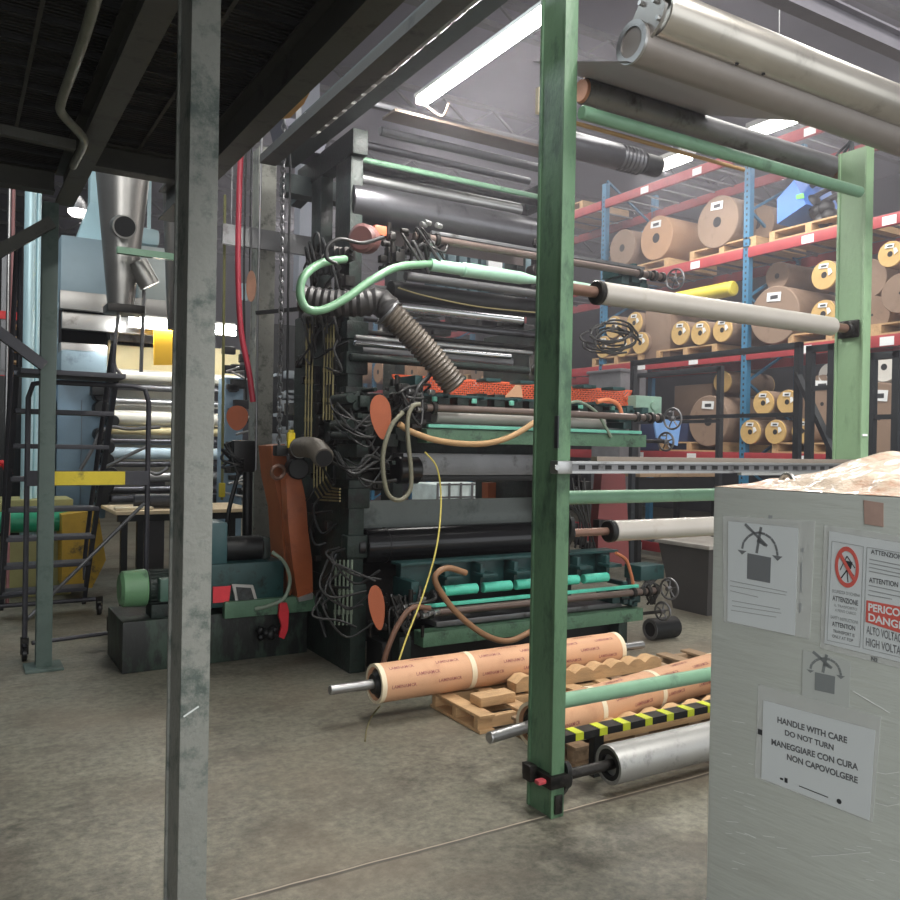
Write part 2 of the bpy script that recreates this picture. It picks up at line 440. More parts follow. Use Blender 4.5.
T(MB().bar(at(0, 130, Z=3.2), at(75, 146, Z=3.2), .05, .05), 'steel_brace', M_mez, 'thin steel angle under the deck at upper left', 'brace')
# conduit under deck
T(MB().tube([at(97, -6, Z=3.18), at(85, 35, Z=3.18), at(72, 72, Z=3.18), at(61, 103, Z=3.18), at(63, 115, Z=3.18), at(82, 136, Z=3.18), at(83, 146, Z=3.2), at(73, 166, Z=3.22)], .022, 12),
  'conduit', mat('weathered_conduit', (120, 122, 112), .5, .3, .2, 10), 'weathered grey conduit bending beneath the mezzanine deck', 'pipe')
# diagonal knee braces at far left
T(MB().bar(at(-20, 262, Y=6.3), at(52, 222, Y=6.3), .06, .08), 'knee_brace', M_mez, 'dark knee brace from the thin post to the upper left', 'brace')
T(MB().bar(at(-20, 318, Y=6.25), at(44, 366, Y=6.3), .05, .07), 'knee_brace', M_lad, 'grey brace sloping down to the thin post at eye level', 'brace')
# ------------------------------------------------------------------ rollers, pipes and rails of the green post frame
def roller(name, label, cat, p, x1, r, m, shaft=.0, sr=.02, sm=None, x0s=None, x1s=None, bev=.006, group=None, hollow=False):
    """roller along X: body from p to x1, shaft showing at both ends"""
    t = thing(name, label, cat, (p.x, p.y, p.z), 0, group)
    b = MB()
    if hollow:
        b.lathe(p, (1, 0, 0), [(.03, r*.55), (.03, r*.62), (.0, r*.82), (.0, r-bev*.4), (bev, r), (x1-p.x-bev, r), (x1-p.x, r-bev)], 40)
    else: b.cyl(p, (x1, p.y, p.z), r, 40, bev=bev)
    b.build('roller_body', m, t)
    if x0s is not None or x1s is not None:
        MB().cyl((x0s if x0s is not None else p.x, p.y, p.z), (x1s if x1s is not None else x1, p.y, p.z), sr, 20, bev=.003).build('shaft', sm or M_steel, t)
    return t
def flange(t, x, y, z, s=1.0, tilt=0.5):
    """oval two-bolt bearing on a face X = x"""
    b = MB(); d = Vector((1, 0, 0)); pts = []
    ca, sa = math.cos(tilt), math.sin(tilt)
    for i in range(36):
        a = 2*PI*i/36; py, pz = math.cos(a)*.048*s, math.sin(a)*.095*s
        k = 1 + .0*a
        pts.append((x, y + py*ca - pz*sa, z + py*sa + pz*ca))
    b.prism(pts, (.022*s, 0, 0)); b.cyl((x, y, z), (x+.045*s, y, z), .043*s, 28, bev=.006)
    o = b.build('bearing', M_black, t)
    bb = MB()
    for k in (-1, 1):
        py, pz = -k*.07*s*sa, k*.07*s*ca
        bb.cyl((x+.02*s, y+py, z+pz), (x+.034*s, y+py, z+pz), .011*s, 6)
    bb.build('bolt', M_steel, o)
    return o
XL, XRr = 2.305, 4.40
# lower aluminium roller close to the floor
c0 = at(608, 768, Y=2.88)
t = roller('idler_roller', 'scuffed aluminium roller just above the floor at the foot of the green post', 'roller', Vector((c0.x, 2.88, .148)), 4.16, .09, mat('scuffed_roller', (160, 160, 158), .5, .7, .08, 3, (130, 130, 128), .35, 8), x0s=XL, x1s=XRr, sr=.024, sm=M_grease, hollow=True)
MB().ring((c0.x+.004, 2.88, .145), (1, 0, 0), .082, .05, .02).build('end_bearing', M_black, t)
flange(t, XL+.004, 2.86, .145, 1.0, .45)
# middle silver roller
c1 = at(612, 531, Y=2.88)
t = roller('idler_roller', 'silver roller at waist height left of the wrapped cabinet', 'roller', Vector((c1.x, 2.88, c1.z)), 4.16, .048, M_white, x0s=XL, x1s=XRr, sr=.018, sm=M_rust)
MB().cyl((c1.x-.03, 2.88, c1.z), (c1.x+.002, 2.88, c1.z), .052, 28, bev=.006).build('end_bearing', M_black, t)
flange(t, XL+.004, 2.86, c1.z, .9, .45)
MB().box((XL, 2.82, c1.z-.14), (XL+.006, 2.94, c1.z+.10)).build('mounting_plate', M_grease, t)
# upper white roller
c2 = at(600, 293, Y=2.90); xe = at(832, 322, Y=2.90).x
t = roller('idler_roller', 'long white roller crossing between the two green posts at head height', 'roller', Vector((c2.x, 2.90, c2.z)), xe, .052, M_white, x0s=XL, x1s=4.40, sr=.026, sm=M_rust)
MB().cyl((c2.x-.03, 2.90, c2.z), (c2.x+.002, 2.90, c2.z), .056, 28, bev=.006).build('end_bearing', M_grease, t)
b = MB(); b.box((4.385, 2.84, c2.z-.05), (4.40, 2.97, c2.z+.05), .01); b.cyl((4.35, 2.90, c2.z), (4.395, 2.90, c2.z), .042, 24, bev=.006)
b.build('bearing', M_grease, t)
# green pipes between the posts
def xpipe(label, u, v, Y, r, m, x0=XL, x1=4.40, name='cross_pipe'):
    z = at(u, v, Y=Y).z
    return T(MB().cyl((x0, Y, z), (x1, Y, z), r, 24, bev=.004), name, m, label, 'pipe')
M_pipe = mat('pale_green_pipe', (112, 150, 124), .45, 0, .1, 6, (84, 112, 94), .35, 8)
xpipe('green pipe at waist height above the silver roller', 600, 497, 2.90, .031, M_pipe)
xpipe('green pipe near the floor crossing in front of the second paper roll', 600, 694, 2.90, .034, M_pipe)
xpipe('green pipe high up running to the top of the right green post', 640, 129, 2.79, .030, M_pipe, x1=at(860, 187, Y=2.79).x)
z = at(640, 141, Y=3.0).z
T(MB().cyl((2.29, 3.0, z), (at(744, 167, Y=3.0).x, 3.0, z), .010, 12), 'thin_rod', M_tan, 'thin tan rod under the high green pipe', 'rod')
# slotted rail and flat bar at eye level
t = thing('slotted_rail', 'slotted steel rail clamped to the middle green post at chest height', 'rail', (2.14, 2.78, 1.55))
a0 = at(562, 467, Y=2.77)
z = at(640, 467.5, Y=2.77).z
x0 = at(556, 466, Y=2.77).x
b = MB(); b.box((x0, 2.765, z-.022), (4.5, 2.80, z+.022)); b.build('rail_web', M_dsteel, t)
b = MB(); b.box((x0, 2.755, z-.026), (4.5, 2.80, z-.016)); b.box((x0, 2.755, z+.016), (4.5, 2.80, z+.026)); b.build('rail_edge', M_steel, t)
b = MB(); x = x0+.12
while x < 4.45: b.box((x, 2.763, z-.009), (x+.034, 2.766, z+.009)); x += .075
b.build('slot', M_dark, t, kind='stuff')
b = MB(); b.box((x0-.01, 2.745, z-.028), (x0+.07, 2.80, z+.028), .006); b.cyl((x0-.02, 2.735, z), (x0-.02, 2.75, z), .012, 8); b.build('clamp', M_steel, t)
z2 = at(700, 460, Y=2.85).z
T(MB().box((at(594, 459, Y=2.85).x, 2.83, z2-.011), (4.5, 2.87, z2+.011)), 'flat_bar', mat('taupe_bar', (128, 118, 108), .5, .2, .1), 'taupe flat bar lying along the top of the slotted rail', 'bar')
T(MB().box((at(735, 473, Y=2.76).x, 2.72, z-.035), (4.5, 2.745, z-.022)), 'flat_bar', M_alu, 'bright narrow bar under the slotted rail behind the cabinet', 'bar')

# ------------------------------------------------------------------ overhead rollers and web
f1 = at(656, 13, Y=2.42); f2 = at(628, 36, Y=2.50)
t = thing('overhead_idler', 'big steel roller overhead at the top right with bracket plate', 'roller', (f1.x, f1.y, f1.z))
MB().lathe(f1, (1, 0, 0), [(.05, .05), (.05, .075), (0, .082), (0, .092), (.01, .095), (2.2, .095)], 44).build('roller_body', mat('worn_roller_steel', (176, 172, 165), .28, .75, .08, 3, (150, 146, 140), .3, 4), t)
b = MB()
for p in ((f1.x+.45, .004), (f1.x+.62, .004)): b.cyl((p[0], f1.y-.02, f1.z-.094), (p[0], f1.y-.02, f1.z-.099), .008, 10)
b.build('rivet', M_dark, t)
pl = MB()
d = (f2-f1); n = Vector((0, -d.z, d.y)).normalized()
q = [Vector((f1.x-.03, 0, 0)) + Vector((0, p.y, p.z)) for p in (f1 - d*.5 + n*.06, f1 + n*.085, f2 + n*.07, f2 + d*.5 + n*.02, f2 + d*.5 - n*.03, f2 - n*.07, f1 - n*.085, f1 - d*.5 - n*.06)]
pl.prism(q, (.014, 0, 0)); 
hb = MB()
for c in (f1-d*.35, f2+d*.3, f1+n*.07, f1-n*.07): hb.cyl((f1.x-.045, c.y, c.z), (f1.x-.03, c.y, c.z), .010, 8)
po = pl.build('bracket_plate', M_galv, t); hb.each('bolt', M_steel, po)
t = thing('overhead_idler', 'dark roller tucked below the big steel roller overhead', 'roller', (f2.x, f2.y, f2.z))
MB().cyl((f1.x-.05, f2.y, f2.z-.02), (4.5, f2.y, f2.z-.02), .082, 40, bev=.006).build('roller_body', mat('dull_beige_roller', (140, 134, 130), .45, .5, .08, 4), t)
MB().ring((f1.x-.056, f2.y, f2.z-.02), (1, 0, 0), .086, .06, .012).build('end_rim', M_steel, t)
r3 = at(583, 91, Y=3.15); x3 = at(833, 165, Y=3.15).x
t = thing('overhead_idler', 'dark wide roller above the high green pipe behind the middle post', 'roller', (r3.x, 3.15, r3.z))
MB().cyl((r3.x, 3.15, r3.z), (x3, 3.15, r3.z), .062, 36, bev=.004).build('roller_body', M_dsteel, t)
MB().lathe((r3.x-.015, 3.15, r3.z), (1, 0, 0), [(0, .03), (0, .052), (.014, .058), (.03, .058)], 30).build('end_cap', mat('copper_cap', (196, 140, 110), .4, .5, .1), t)
b = MB()
for k in range(4): b.tube([(x3+.02, 3.15, r3.z+.02), (x3+.1, 3.1+.03*k, r3.z+.05+.02*k), (x3+.14, 3.12, r3.z+.2), (x3+.2, 3.2, r3.z+.35)], .008, 8)
b.build('cable', M_fence, t)
MB().box((x3-.02, 3.08, r3.z-.06), (x3+.14, 3.2, r3.z+.02), .01).build('end_bearing', M_rust, t)
xw = at(753, 115, Y=2.8).x
M_web = mat('grey_film', (150, 148, 156), .45, 0, .04, 2)
T(MB().prism([(2.30, 2.50, f2.z-.10), (xw, 2.50, f2.z-.10), (xw, 3.14, r3.z+.059), (2.30, 3.14, r3.z+.059)], (0, 0, .002)), 'film_web', M_web, 'grey film web stretched between the overhead rollers', 'film')
M_bm = mat('lavender_grey_steel', (112, 110, 118), .6, .1, .12, 3)
c = at(780, -6, Y=3.0)
T(ibeam(MB(), (c.x-.6, 3.0, c.z-.05), (5.4, 3.0, c.z-.05), .09, .13), 'steel_beam', M_bm, 'grey beam crossing the top right corner above the big roller', 'beam')

# ------------------------------------------------------------------ LED tube between the posts
pA, pB = at(421, 101, X=2.79), at(546, 11, X=2.79)
zl = (pA.z+pB.z)/2
t = thing('tube_light', 'bright white tube light overhead left of the middle green post', 'light', (2.79, (pA.y+pB.y)/2, zl))
MB().box((2.75, pB.y, zl-.03), (2.83, pA.y, zl+.02), .012).build('diffuser', mat('bright_led_tube', (255, 250, 246), .5, 0, 0, emit=34), t)
MB().box((2.75, pB.y-.02, zl+.021), (2.83, pA.y+.03, zl+.05), .004).build('housing', M_alu, t)
MB().box((2.752, pA.y, zl-.028), (2.828, pA.y+.015, zl+.018), .004).build('end_cap', M_alu, t)
area('tube_lamp', (2.79, (pA.y+pB.y)/2, zl-.03), (.08, 1.5), 110)
T(MB().tube([(2.79, pA.y+.02, zl+.03), (2.86, pA.y-.02, zl-.05), (2.9, pA.y-.12, zl-.12), (2.9, pA.y-.2, zl-.06)], .008, 8), 'lamp_cable', mat('dull_cable', (120, 104, 92), .5), 'looped tan cable hanging at the far end of the tube light', 'cable')
b = MB(); c = at(541, 105, Y=3.4); b.box((c.x-.03, 3.38, c.z-.05), (c.x+.03, 3.41, c.z+.08), .004)
b.cyl((c.x, 3.395, c.z+.08), (c.x, 3.395, 7.49), .005, 6); T(b, 'junction_box', M_cream, 'small cream junction box hanging left of the green post top', 'box')

# ------------------------------------------------------------------ wrapped cabinet in the right foreground
A = Vector((1.811, 1.595, 0)); ang = math.atan2(-.9925, .122)
e1 = Vector((math.cos(ang), math.sin(ang), 0)); e2 = Vector((-math.sin(ang), math.cos(ang), 0))
bx = thing('wrapped_cabinet', 'grey electrical cabinet wrapped in stretch film with document pouches', 'cabinet', A, ang)
def fpt(u, v, off=0.0):
    """pixel -> point on the cabinet's front face in its own frame"""
    d = F + RR*((u-450)/FPX) - UU*((v-450)/FPX)
    t = (A-CAM).dot(e2)/d.dot(e2); p = CAM + d*t - A
    return Vector((p.dot(e1), -off, p.z))
M_wrap = mat('wrapped_grey_film', (192, 198, 193), .3, 0, .04, 3, (182, 187, 182), .4, 2, .2, 9, stretch=(1.2, 1.2, 9), coat=.4)
MB().box((0, 0, 0), (.85, .75, 1.503), .012).build('film_wrapped_body', M_wrap, bx, local=True)
def mound(s, q):
    x = .002+s*.846; y = .002+q*.746
    h = .006 + .055*math.exp(-((s-.36)/.15)**2 - ((q-.5)/.30)**2) + .03*math.exp(-((s-.6)/.3)**2-((q-.4)/.4)**2) + .028*q*(1-q)*4*(1-abs(s-.4))
    h += .004*math.sin(37*s+9*q)*math.sin(23*q) + .003*math.sin(71*s-30*q)
    e = min(s, 1-s, q, 1-q); h *= min(1, e*9+.05)
    return Vector((x, y, 1.502+h))
M_top = mat('crumpled_clear_film', (204, 186, 166), .35, 0, .16, 9, (184, 128, 98), .5, 6, .8, 22, coat=.5)
MB().grid(mound, 60, 50).build('crumpled_top_film', M_top, bx, local=True, sharp=80, label='crumpled clear film over the top')
p = fpt(766, 470); MB().torus((.14, .14, 1.515), (.3, 1, 0), .024, .008, 24).build('lifting_eye', M_alu, bx, local=True)
MB().prism([fpt(864, 500, .0015), fpt(884, 503, .0015), fpt(884, 527, .0015), fpt(865, 524, .0015)], (0, -.001, 0)).build('tape_patch', mat('brown_tape', (176, 150, 140), .4, 0, .1, 20), bx, local=True)
M_glint = mat('film_glint', (228, 232, 230), .25, 0, 0)  # pale streaks painted as specular glints on the stretch film
b = MB()
for k in range(46):
    u = rnd.uniform(722, 898); v = rnd.uniform(780, 895) if k % 3 else rnd.uniform(690, 840)
    if 752 < u < 884 and 684 < v < 824: continue
    L_ = rnd.uniform(4, 17); s_ = rnd.uniform(.05, .35)
    b.tube([fpt(u, v, .001), fpt(u+L_, v+L_*s_, .001)], .0007, 5, smooth=False)
for q in (((853, 691), (868, 700), (890, 713)), ((812, 856), (835, 855), (870, 852)), ((724, 516), (738, 519), (750, 516)), ((745, 833), (756, 838)), ((876, 772), (886, 774), (899, 772)), ((876, 803), (888, 806), (899, 804))):
    b.tube([fpt(u, v, .0015) for u, v in q], .0011, 5, smooth=False)
b.build('film_glint', M_glint, bx, local=True, kind='stuff')

M_pouch = mat('clear_pouch', (226, 230, 229), .2, 0, .02, 3, alpha=.45, coat=.5)
M_sheet = mat('sheet_paper', (206, 213, 216), .5, 0, .02, 3)
M_grey_ink = mat('grey_ink', (112, 116, 120), .6, 0, .04)
M_redink = mat('red_ink', (206, 96, 88), .6, 0, .04)
M_pale = mat('pale_print', (150, 155, 158), .6, 0, .02)
def quad(mb, pts, off, th=.0006):
    mb.prism([fpt(u, v, off) for u, v in pts], (0, -th, 0)); return mb
def line(mb, u0, v0, u1, v1, w, off):
    a, b_ = fpt(u0, v0, off), fpt(u1, v1, off); d = (b_-a).normalized(); n = Vector((-d.z, 0, d.x))*w/2
    mb.prism([a-n, b_-n, b_+n, a+n], (0, -.0004, 0)); return mb
def btext(name, s, u0, v0, u1, v1, hpx, m, parent, off, bold=.012):
    a, b_ = fpt(u0, v0, off), fpt(u1, v1, off)
    h = (fpt(u0, v0-hpx, off)-a).length
    cu = bpy.data.curves.new('t', 'FONT'); cu.body = s; cu.size = 1; cu.offset = bold
    tmp = bpy.data.objects.new('t', cu); C.objects.link(tmp)
    me = bpy.data.meshes.new_from_object(tmp.evaluated_get(bpy.context.evaluated_depsgraph_get()))
    bpy.data.objects.remove(tmp); bpy.data.curves.remove(cu)
    xs = [v.co.x for v in me.vertices]; ys = [v.co.y for v in me.vertices]
    sx = (b_-a).length/max(xs); sy = h/max(ys); dx = (b_-a).normalized()
    for v in me.vertices: v.co = a + dx*v.co.x*sx + Vector((0, 0, 1))*v.co.y*sy
    me.materials.clear(); me.materials.append(m)
    o = bpy.data.objects.new(name, me); C.objects.link(o); o.parent = parent
    return o
def pouch(label, cat, q_pouch, q_sheet, base=.0):
    c = fpt(*q_pouch[3]); 
    w = A
    t = thing('document_pouch', label, cat, w, ang)
    quad(MB(), q_pouch, .0014+base, .001).build('clear_pouch', M_pouch, t, local=True)
    quad(MB(), q_sheet, .003+base, .0008).build('paper_sheet', M_sheet, t, local=True)
    return t
def no_tip_symbol(t, X, off, m, nm='symbol'):
    b = MB(); 
    quad(b, [X(748.5, 553), X(772, 557.5), X(771, 583), X(748, 578.5)], off)
    for (a, c_, w_) in (((746, 524), (768, 546), .0075), ((762, 527), (757.5, 553), .0075), ((758, 540), (766, 545), .0075)):
        line(b, *X(*a), *X(*c_), w_, off)
    arc = [(743, 549), (744.5, 542), (749, 536.5), (754, 533.5), (760, 532.5), (766, 534), (772, 538), (776, 544), (778, 551), (778.5, 555.5)]
    for i, (p, q) in enumerate(zip(arc, arc[1:])):
        pp = (p[0]+(q[0]-p[0])*.06, p[1]+(q[1]-p[1])*.06); line(b, *X(*pp), *X(*q), .006, off)
    quad(b, [X(738.5, 549.5), X(747.5, 551), X(743, 554.5)], off); quad(b, [X(773, 555), X(783.5, 556.5), X(778.5, 560.8)], off)
    b.build(nm, m, t, local=True)
t = pouch('clear pouch with do-not-tip symbol at the cabinet top left', 'sign', [(723, 515.5), (815.5, 521), (810, 639), (724, 622)], [(729, 521), (799, 528), (795.5, 635.5), (728, 621)])
no_tip_symbol(t, lambda u, v: (u, v), .0042, M_grey_ink)
b = MB()
for u0, v0, u1, v1 in ((731, 580.5, 788, 592), (731, 585.5, 787, 595), (731, 590.5, 759, 597), (733, 600.5, 781, 609), (733, 605.5, 782, 613), (732, 610, 777, 617)): line(b, u0, v0, u1, v1, .0016, .0042)
b.build('small_print', M_pale, t, local=True)
b = MB(); line(b, 803, 548, 803, 552, .008, .0026); line(b, 802, 562, 801.5, 592, .004, .0026); line(b, 801, 603, 800.5, 612, .006, .0026); line(b, 769, 516.8, 773, 517.2, .009, .0026)
b.build('pouch_marks', M_pale, t, local=True)
t = pouch('clear pouch with red warning sheet about high voltage on the cabinet right', 'sign', [(824.5, 524.5), (935, 541), (930, 676), (820.5, 648)], [(830, 531), (930, 548), (925, 668), (825, 643)])
b = MB(); cc = (848, 567)
def el(rx, ry, n=32): return [(cc[0]+rx*math.cos(2*PI*i/n), cc[1]+ry*math.sin(2*PI*i/n)+rx*math.cos(2*PI*i/n)*.15) for i in range(n)]
o_, i_ = el(12, 20.5), el(9, 16)
for i in range(32):
    j = (i+1) % 32
    quad(b, [o_[i], o_[j], i_[j], i_[i]], .0046)
line(b, 840.5, 552.5, 856, 581, .008, .0056)
b.build('prohibition_ring', M_redink, t, local=True)
b = MB(); quad(b, [(845, 560), (853.5, 562), (852, 569), (848, 568)], .0046)
line(b, 848, 570, 842, 578, .003, .0046); line(b, 850, 570, 855, 576, .003, .0046); line(b, 841, 570, 848, 556, .002, .0046); line(b, 848, 556, 856, 568, .002, .0046); line(b, 848, 570, 849, 582, .002, .0046)
b.build('figure', M_ink, t, local=True)
b = MB()
for q in (((833, 541), (864.5, 546.5), (861, 647), (828, 640)), ((868, 547), (925, 557), (921, 662), (864, 648))):
    for p, r_ in zip(q, q[1:]+q[:1]): line(b, *p, *r_, .0012, .0044)
b.build('panel_border', M_pale, t, local=True)
quad(MB(), [(867.5, 600), (922, 610.5), (920, 639), (866.5, 621.5)], .0044).build('red_panel', M_redink, t, local=True)
I = mat('soft_black_ink', (92, 95, 99), .6, 0, .02)
btext('lettering', 'SICUREZZA DI SCHIENA', 833, 592, 861, 597, 3, M_pale, t, .0046)
btext('lettering', 'ATTENZIONE', 833.5, 600, 859, 605.5, 5, I, t, .0046, .02)
btext('lettering', 'IL TRASPORTO', 835, 606, 858, 610.5, 2.6, M_pale, t, .0046)
btext('lettering', 'A PIENO CARICO', 836, 611, 857, 615, 2.6, M_pale, t, .0046)
btext('lettering', 'SAFETY INSTRUCTIONS', 831.5, 618, 859, 624, 3.2, M_pale, t, .0046)
btext('lettering', 'ATTENTION', 833, 625.5, 856, 630.5, 4.6, I, t, .0046, .02)
btext('lettering', 'TRANSPORT IS', 834, 632, 855.5, 637, 3.2, M_grey_ink, t, .0046)
btext('lettering', 'ONLY AT TOP', 833, 637, 854, 642, 3, M_grey_ink, t, .0046)
btext('lettering', 'ATTENZIONE', 872, 553.5, 906, 560, 4.6, I, t, .0046, .02)
btext('lettering', 'ATTENTION', 870, 582, 899, 587, 5, I, t, .0046, .02)
b = MB()
for u0, v0, u1, v1 in ((870.5, 559, 915, 568), (870, 563, 915, 572), (870, 567, 912, 576), (870, 571, 905, 578), (869.5, 585, 912, 594), (869.5, 590, 908, 598), (869, 594.5, 893, 599)): line(b, u0, v0, u1, v1, .0022, .0044)
b.build('small_print', M_pale, t, local=True)
btext('lettering', 'PERICOLO', 869, 610, 914, 619, 7.5, M_paper, t, .0056, .03)
btext('lettering', 'DANGER', 869, 620, 912, 631.5, 7.5, M_paper, t, .0056, .03)
btext('lettering', 'ALTO VOLTAGGIO', 867.5, 633, 912, 645, 8, M_grey_ink, t, .0046)
btext('lettering', 'HIGH VOLTAGE', 866.5, 645, 909, 656.5, 8, M_grey_ink, t, .0046)
btext('lettering', 'N2', 872, 660, 878.5, 662, 4, I, t, .0046, .03)
# faint third sheet
t = thing('faded_sheet', 'faint do-not-tip sheet showing through the film under the warning pouches', 'sign', A, ang)
quad(MB(), [(803, 650), (851, 662), (849, 716), (802, 702)], .0012, .0005).build('paper_sheet', mat('pale_sheet', (184, 190, 188), .5, 0, .02), t, local=True)
no_tip_symbol(t, lambda u, v: (815.5+(u-748.5)*.86, 672+(v-553)*.70+(u-748.5)*.05), .0018, mat('pale_symbol', (128, 134, 136), .6, 0, .04))
t = pouch('tilted clear pouch reading HANDLE WITH CARE low on the cabinet', 'sign', [(758.7, 684), (881.5, 716.6), (873, 822.7), (755, 777)], [(764, 700), (876, 730), (870, 820), (762, 778)])
for s, a, b_, h in (('HANDLE WITH CARE', (778, 722), (848, 743), 6), ('DO NOT TURN', (785.5, 734.5), (834.5, 750), 5.4), ('MANEGGIARE CON CURA', (772, 744), (859, 770), 6), ('NON CAPOVOLGERE', (787.5, 759), (858.6, 783), 6)):
    btext('lettering', s, *a, *b_, h, I, t, .0044, .03)
b = MB(); line(b, 781, 778, 784, 779, .005, .0042); line(b, 785.5, 779.5, 788.5, 780.5, .012, .0042); line(b, 800, 785.5, 829, 797, .0022, .0042); line(b, 758.5, 731, 764, 733, .014, .0028)
b.cyl(fpt(840, 801, .004), fpt(840, 801, .0046), .006, 16)
b.each('small_mark', M_ink, t, local=True)

# ------------------------------------------------------------------ pallets, cradles and wrapped cylinders on the floor
def pallet(label, x, y, wx, wy, rotz=0, m=None, h=.13, group=None, nb=5):
    t = thing('wooden_pallet', label, 'pallet', (x, y, 0), rotz, group); m = m or M_wood
    for k in range(3):
        yy = -wy/2+.045 + k*(wy-.09)/2
        MB().box((-wx/2, yy-.022, .018), (wx/2, yy+.022, h-.018), .003).build('stringer', m, t, local=True)
    for k in range(nb):
        xx = -wx/2+.05+k*(wx-.1)/(nb-1)
        MB().box((xx-.05, -wy/2, h-.018), (xx+.05, wy/2, h), .003).build('deck_board', m, t, local=True)
    for k in range(3):
        xx = -wx/2+.05+k*(wx-.1)/2
        MB().box((xx-.05, -wy/2, 0), (xx+.05, wy/2, .018), .003).build('bottom_board', m, t, local=True)
    return t
pallet('pale wooden pallet under the near ends of both paper-wrapped cylinders', 3.12, 4.13, 1.16, .56, h=.10)
pallet('weathered wooden pallet between the second cylinder and aluminium roller', 3.55, 3.50, 1.7, .56, m=M_woodgrey, h=.10)
pallet('grey wooden pallet at the far right ends of the wrapped cylinders', 4.28, 4.15, 1.1, .6, m=M_woodgrey, h=.10)
def cradle(label, x0, x1, y, z0, ht=.09):
    b = MB(); n = int((x1-x0)/.15); pts = [(x0, y-.05, z0), (x1, y-.05, z0)]
    top = []
    for i in range(n, -1, -1):
        xx = x0 + (x1-x0)*i/n
        top += [(xx, y-.05, z0+ht*.66), (xx-.05, y-.05, z0+ht), (xx-.10, y-.05, z0+ht)] if i > 0 else [(xx, y-.05, z0+ht*.6)]
    b.prism(pts+top, (0, .1, 0))
    return T(b, 'timber_cradle', M_wood, label, 'timber')
cradle('notched timber cradle in front of the far wrapped cylinder', 2.98, 4.2, 4.17, .101)
cradle('notched timber cradle in front of the near wrapped cylinder', 2.88, 4.5, 3.27, .101)
b = MB(); b.box((2.62, 3.97, .101), (2.87, 4.09, .16), .012)
T(b, 'timber_block', M_wood, 'short timber block on the pallet left of the cradle', 'block')

def wrapped(label, y, x0, x1, z, r, sx0, sx1, rows, bands, seed):
    t = thing('wrapped_cylinder', label, 'printing cylinder', (x0, y, z))
    MB().lathe((x0, y, z), (1, 0, 0), [(.02, r*.82), (0, r*.86), (0, r), (x1-x0, r), (x1-x0, r*.86), (x1-x0-.02, r*.82)], 48).build('kraft_wrapping', M_kraft, t)
    MB().cyl((sx0, y, z), (sx1, y, z), .028, 24, bev=.004).build('shaft', M_steel, t)
    MB().lathe((x0-.012, y, z), (1, 0, 0), [(0, .03), (0, r*.5), (.02, r*.6), (.034, r*.8)], 36).build('cylinder_end', M_black, t)
    b = MB().ring((x0-.002, y, z), (1, 0, 0), r+.002, r*.86, .03, 48)
    b.build('end_tape', M_cream, t)
    MB().ring((x1-.03, y, z), (1, 0, 0), r+.002, r*.86, .034, 48).build('end_tape', M_cream, t)
    for bxp in bands: MB().ring((bxp, y, z), (1, 0, 0), r+.0022, r-.002, .035, 48).build('tape_band', M_cream, t)
    rr = random.Random(seed); mk = mat('purple_print', (142, 82, 78), .6, 0, .05)
    col = bpy.data.curves.new('t', 'FONT'); col.body = 'LAMINAMCR'; col.size = .028; col.offset = .0004; col.resolution_u = 1
    tmp = bpy.data.objects.new('t', col); C.objects.link(tmp)
    base = bpy.data.meshes.new_from_object(tmp.evaluated_get(bpy.context.evaluated_depsgraph_get())); bpy.data.objects.remove(tmp)
    vs0 = [v.co.copy() for v in base.vertices]; fs0 = [list(p.vertices) for p in base.polygons]
    vs, fs = [], []
    for k in range(rows):
        a0 = PI + .1 - k*.5   # angle round the cylinder
        xx = x0 + .05 + (k % 2)*.155 + .03*rr.random()
        while xx < x1-.22:
            if not any(bp-.20 < xx < bp+.04 for bp in bands):
                o0 = len(vs)
                for c in vs0:
                    a = a0 - c.y/r*1.0
                    vs.append((xx+c.x, y+math.cos(a)*(r+.0012), z-math.sin(-a)*(r+.0012)))
                fs += [[o0+i for i in f] for f in fs0]
            xx += .31
    me = bpy.data.meshes.new('printed_lettering'); me.from_pydata(vs, [], fs)
    if rows:   # the print is part of the wrapping
        me.transform(mroot(t).inverted()); wm = next(c for c in t.children if c.name.startswith('kraft_wrapping')).data
        bm = bmesh.new(); bm.from_mesh(wm); n0_ = len(bm.faces); bm.from_mesh(me)
        for i_, f_ in enumerate(bm.faces):
            if i_ >= n0_: f_.material_index = 1
        bm.to_mesh(wm); bm.free(); wm.materials.append(mk); wm.set_sharp_from_angle(angle=R(35))
    return t
e0 = at(379, 688, Y=4.34); e1_ = at(615, 650, Y=4.34)
wrapped('far paper-wrapped cylinder with steel shaft on the wooden pallet', 4.34, e0.x-.03, e1_.x, .214, .112, e0.x-.31, e1_.x+.26, 8, (2.73,), 3)
n0, n1 = at(489, 738, Z=.214), at(712, 672, Z=.214); th = math.atan2(n1.y-n0.y, n1.x-n0.x)
nr = wrapped('near paper-wrapped cylinder partly behind the middle green post', n0.y, n0.x+.30, n0.x+1.95, .214, .112, n0.x, n0.x+2.2, 8, (n0.x+.72, n0.x+1.25), 5)
nr.location = n0 + Vector((math.cos(th), math.sin(th), 0))*.30; nr.rotation_euler = (0, 0, th)
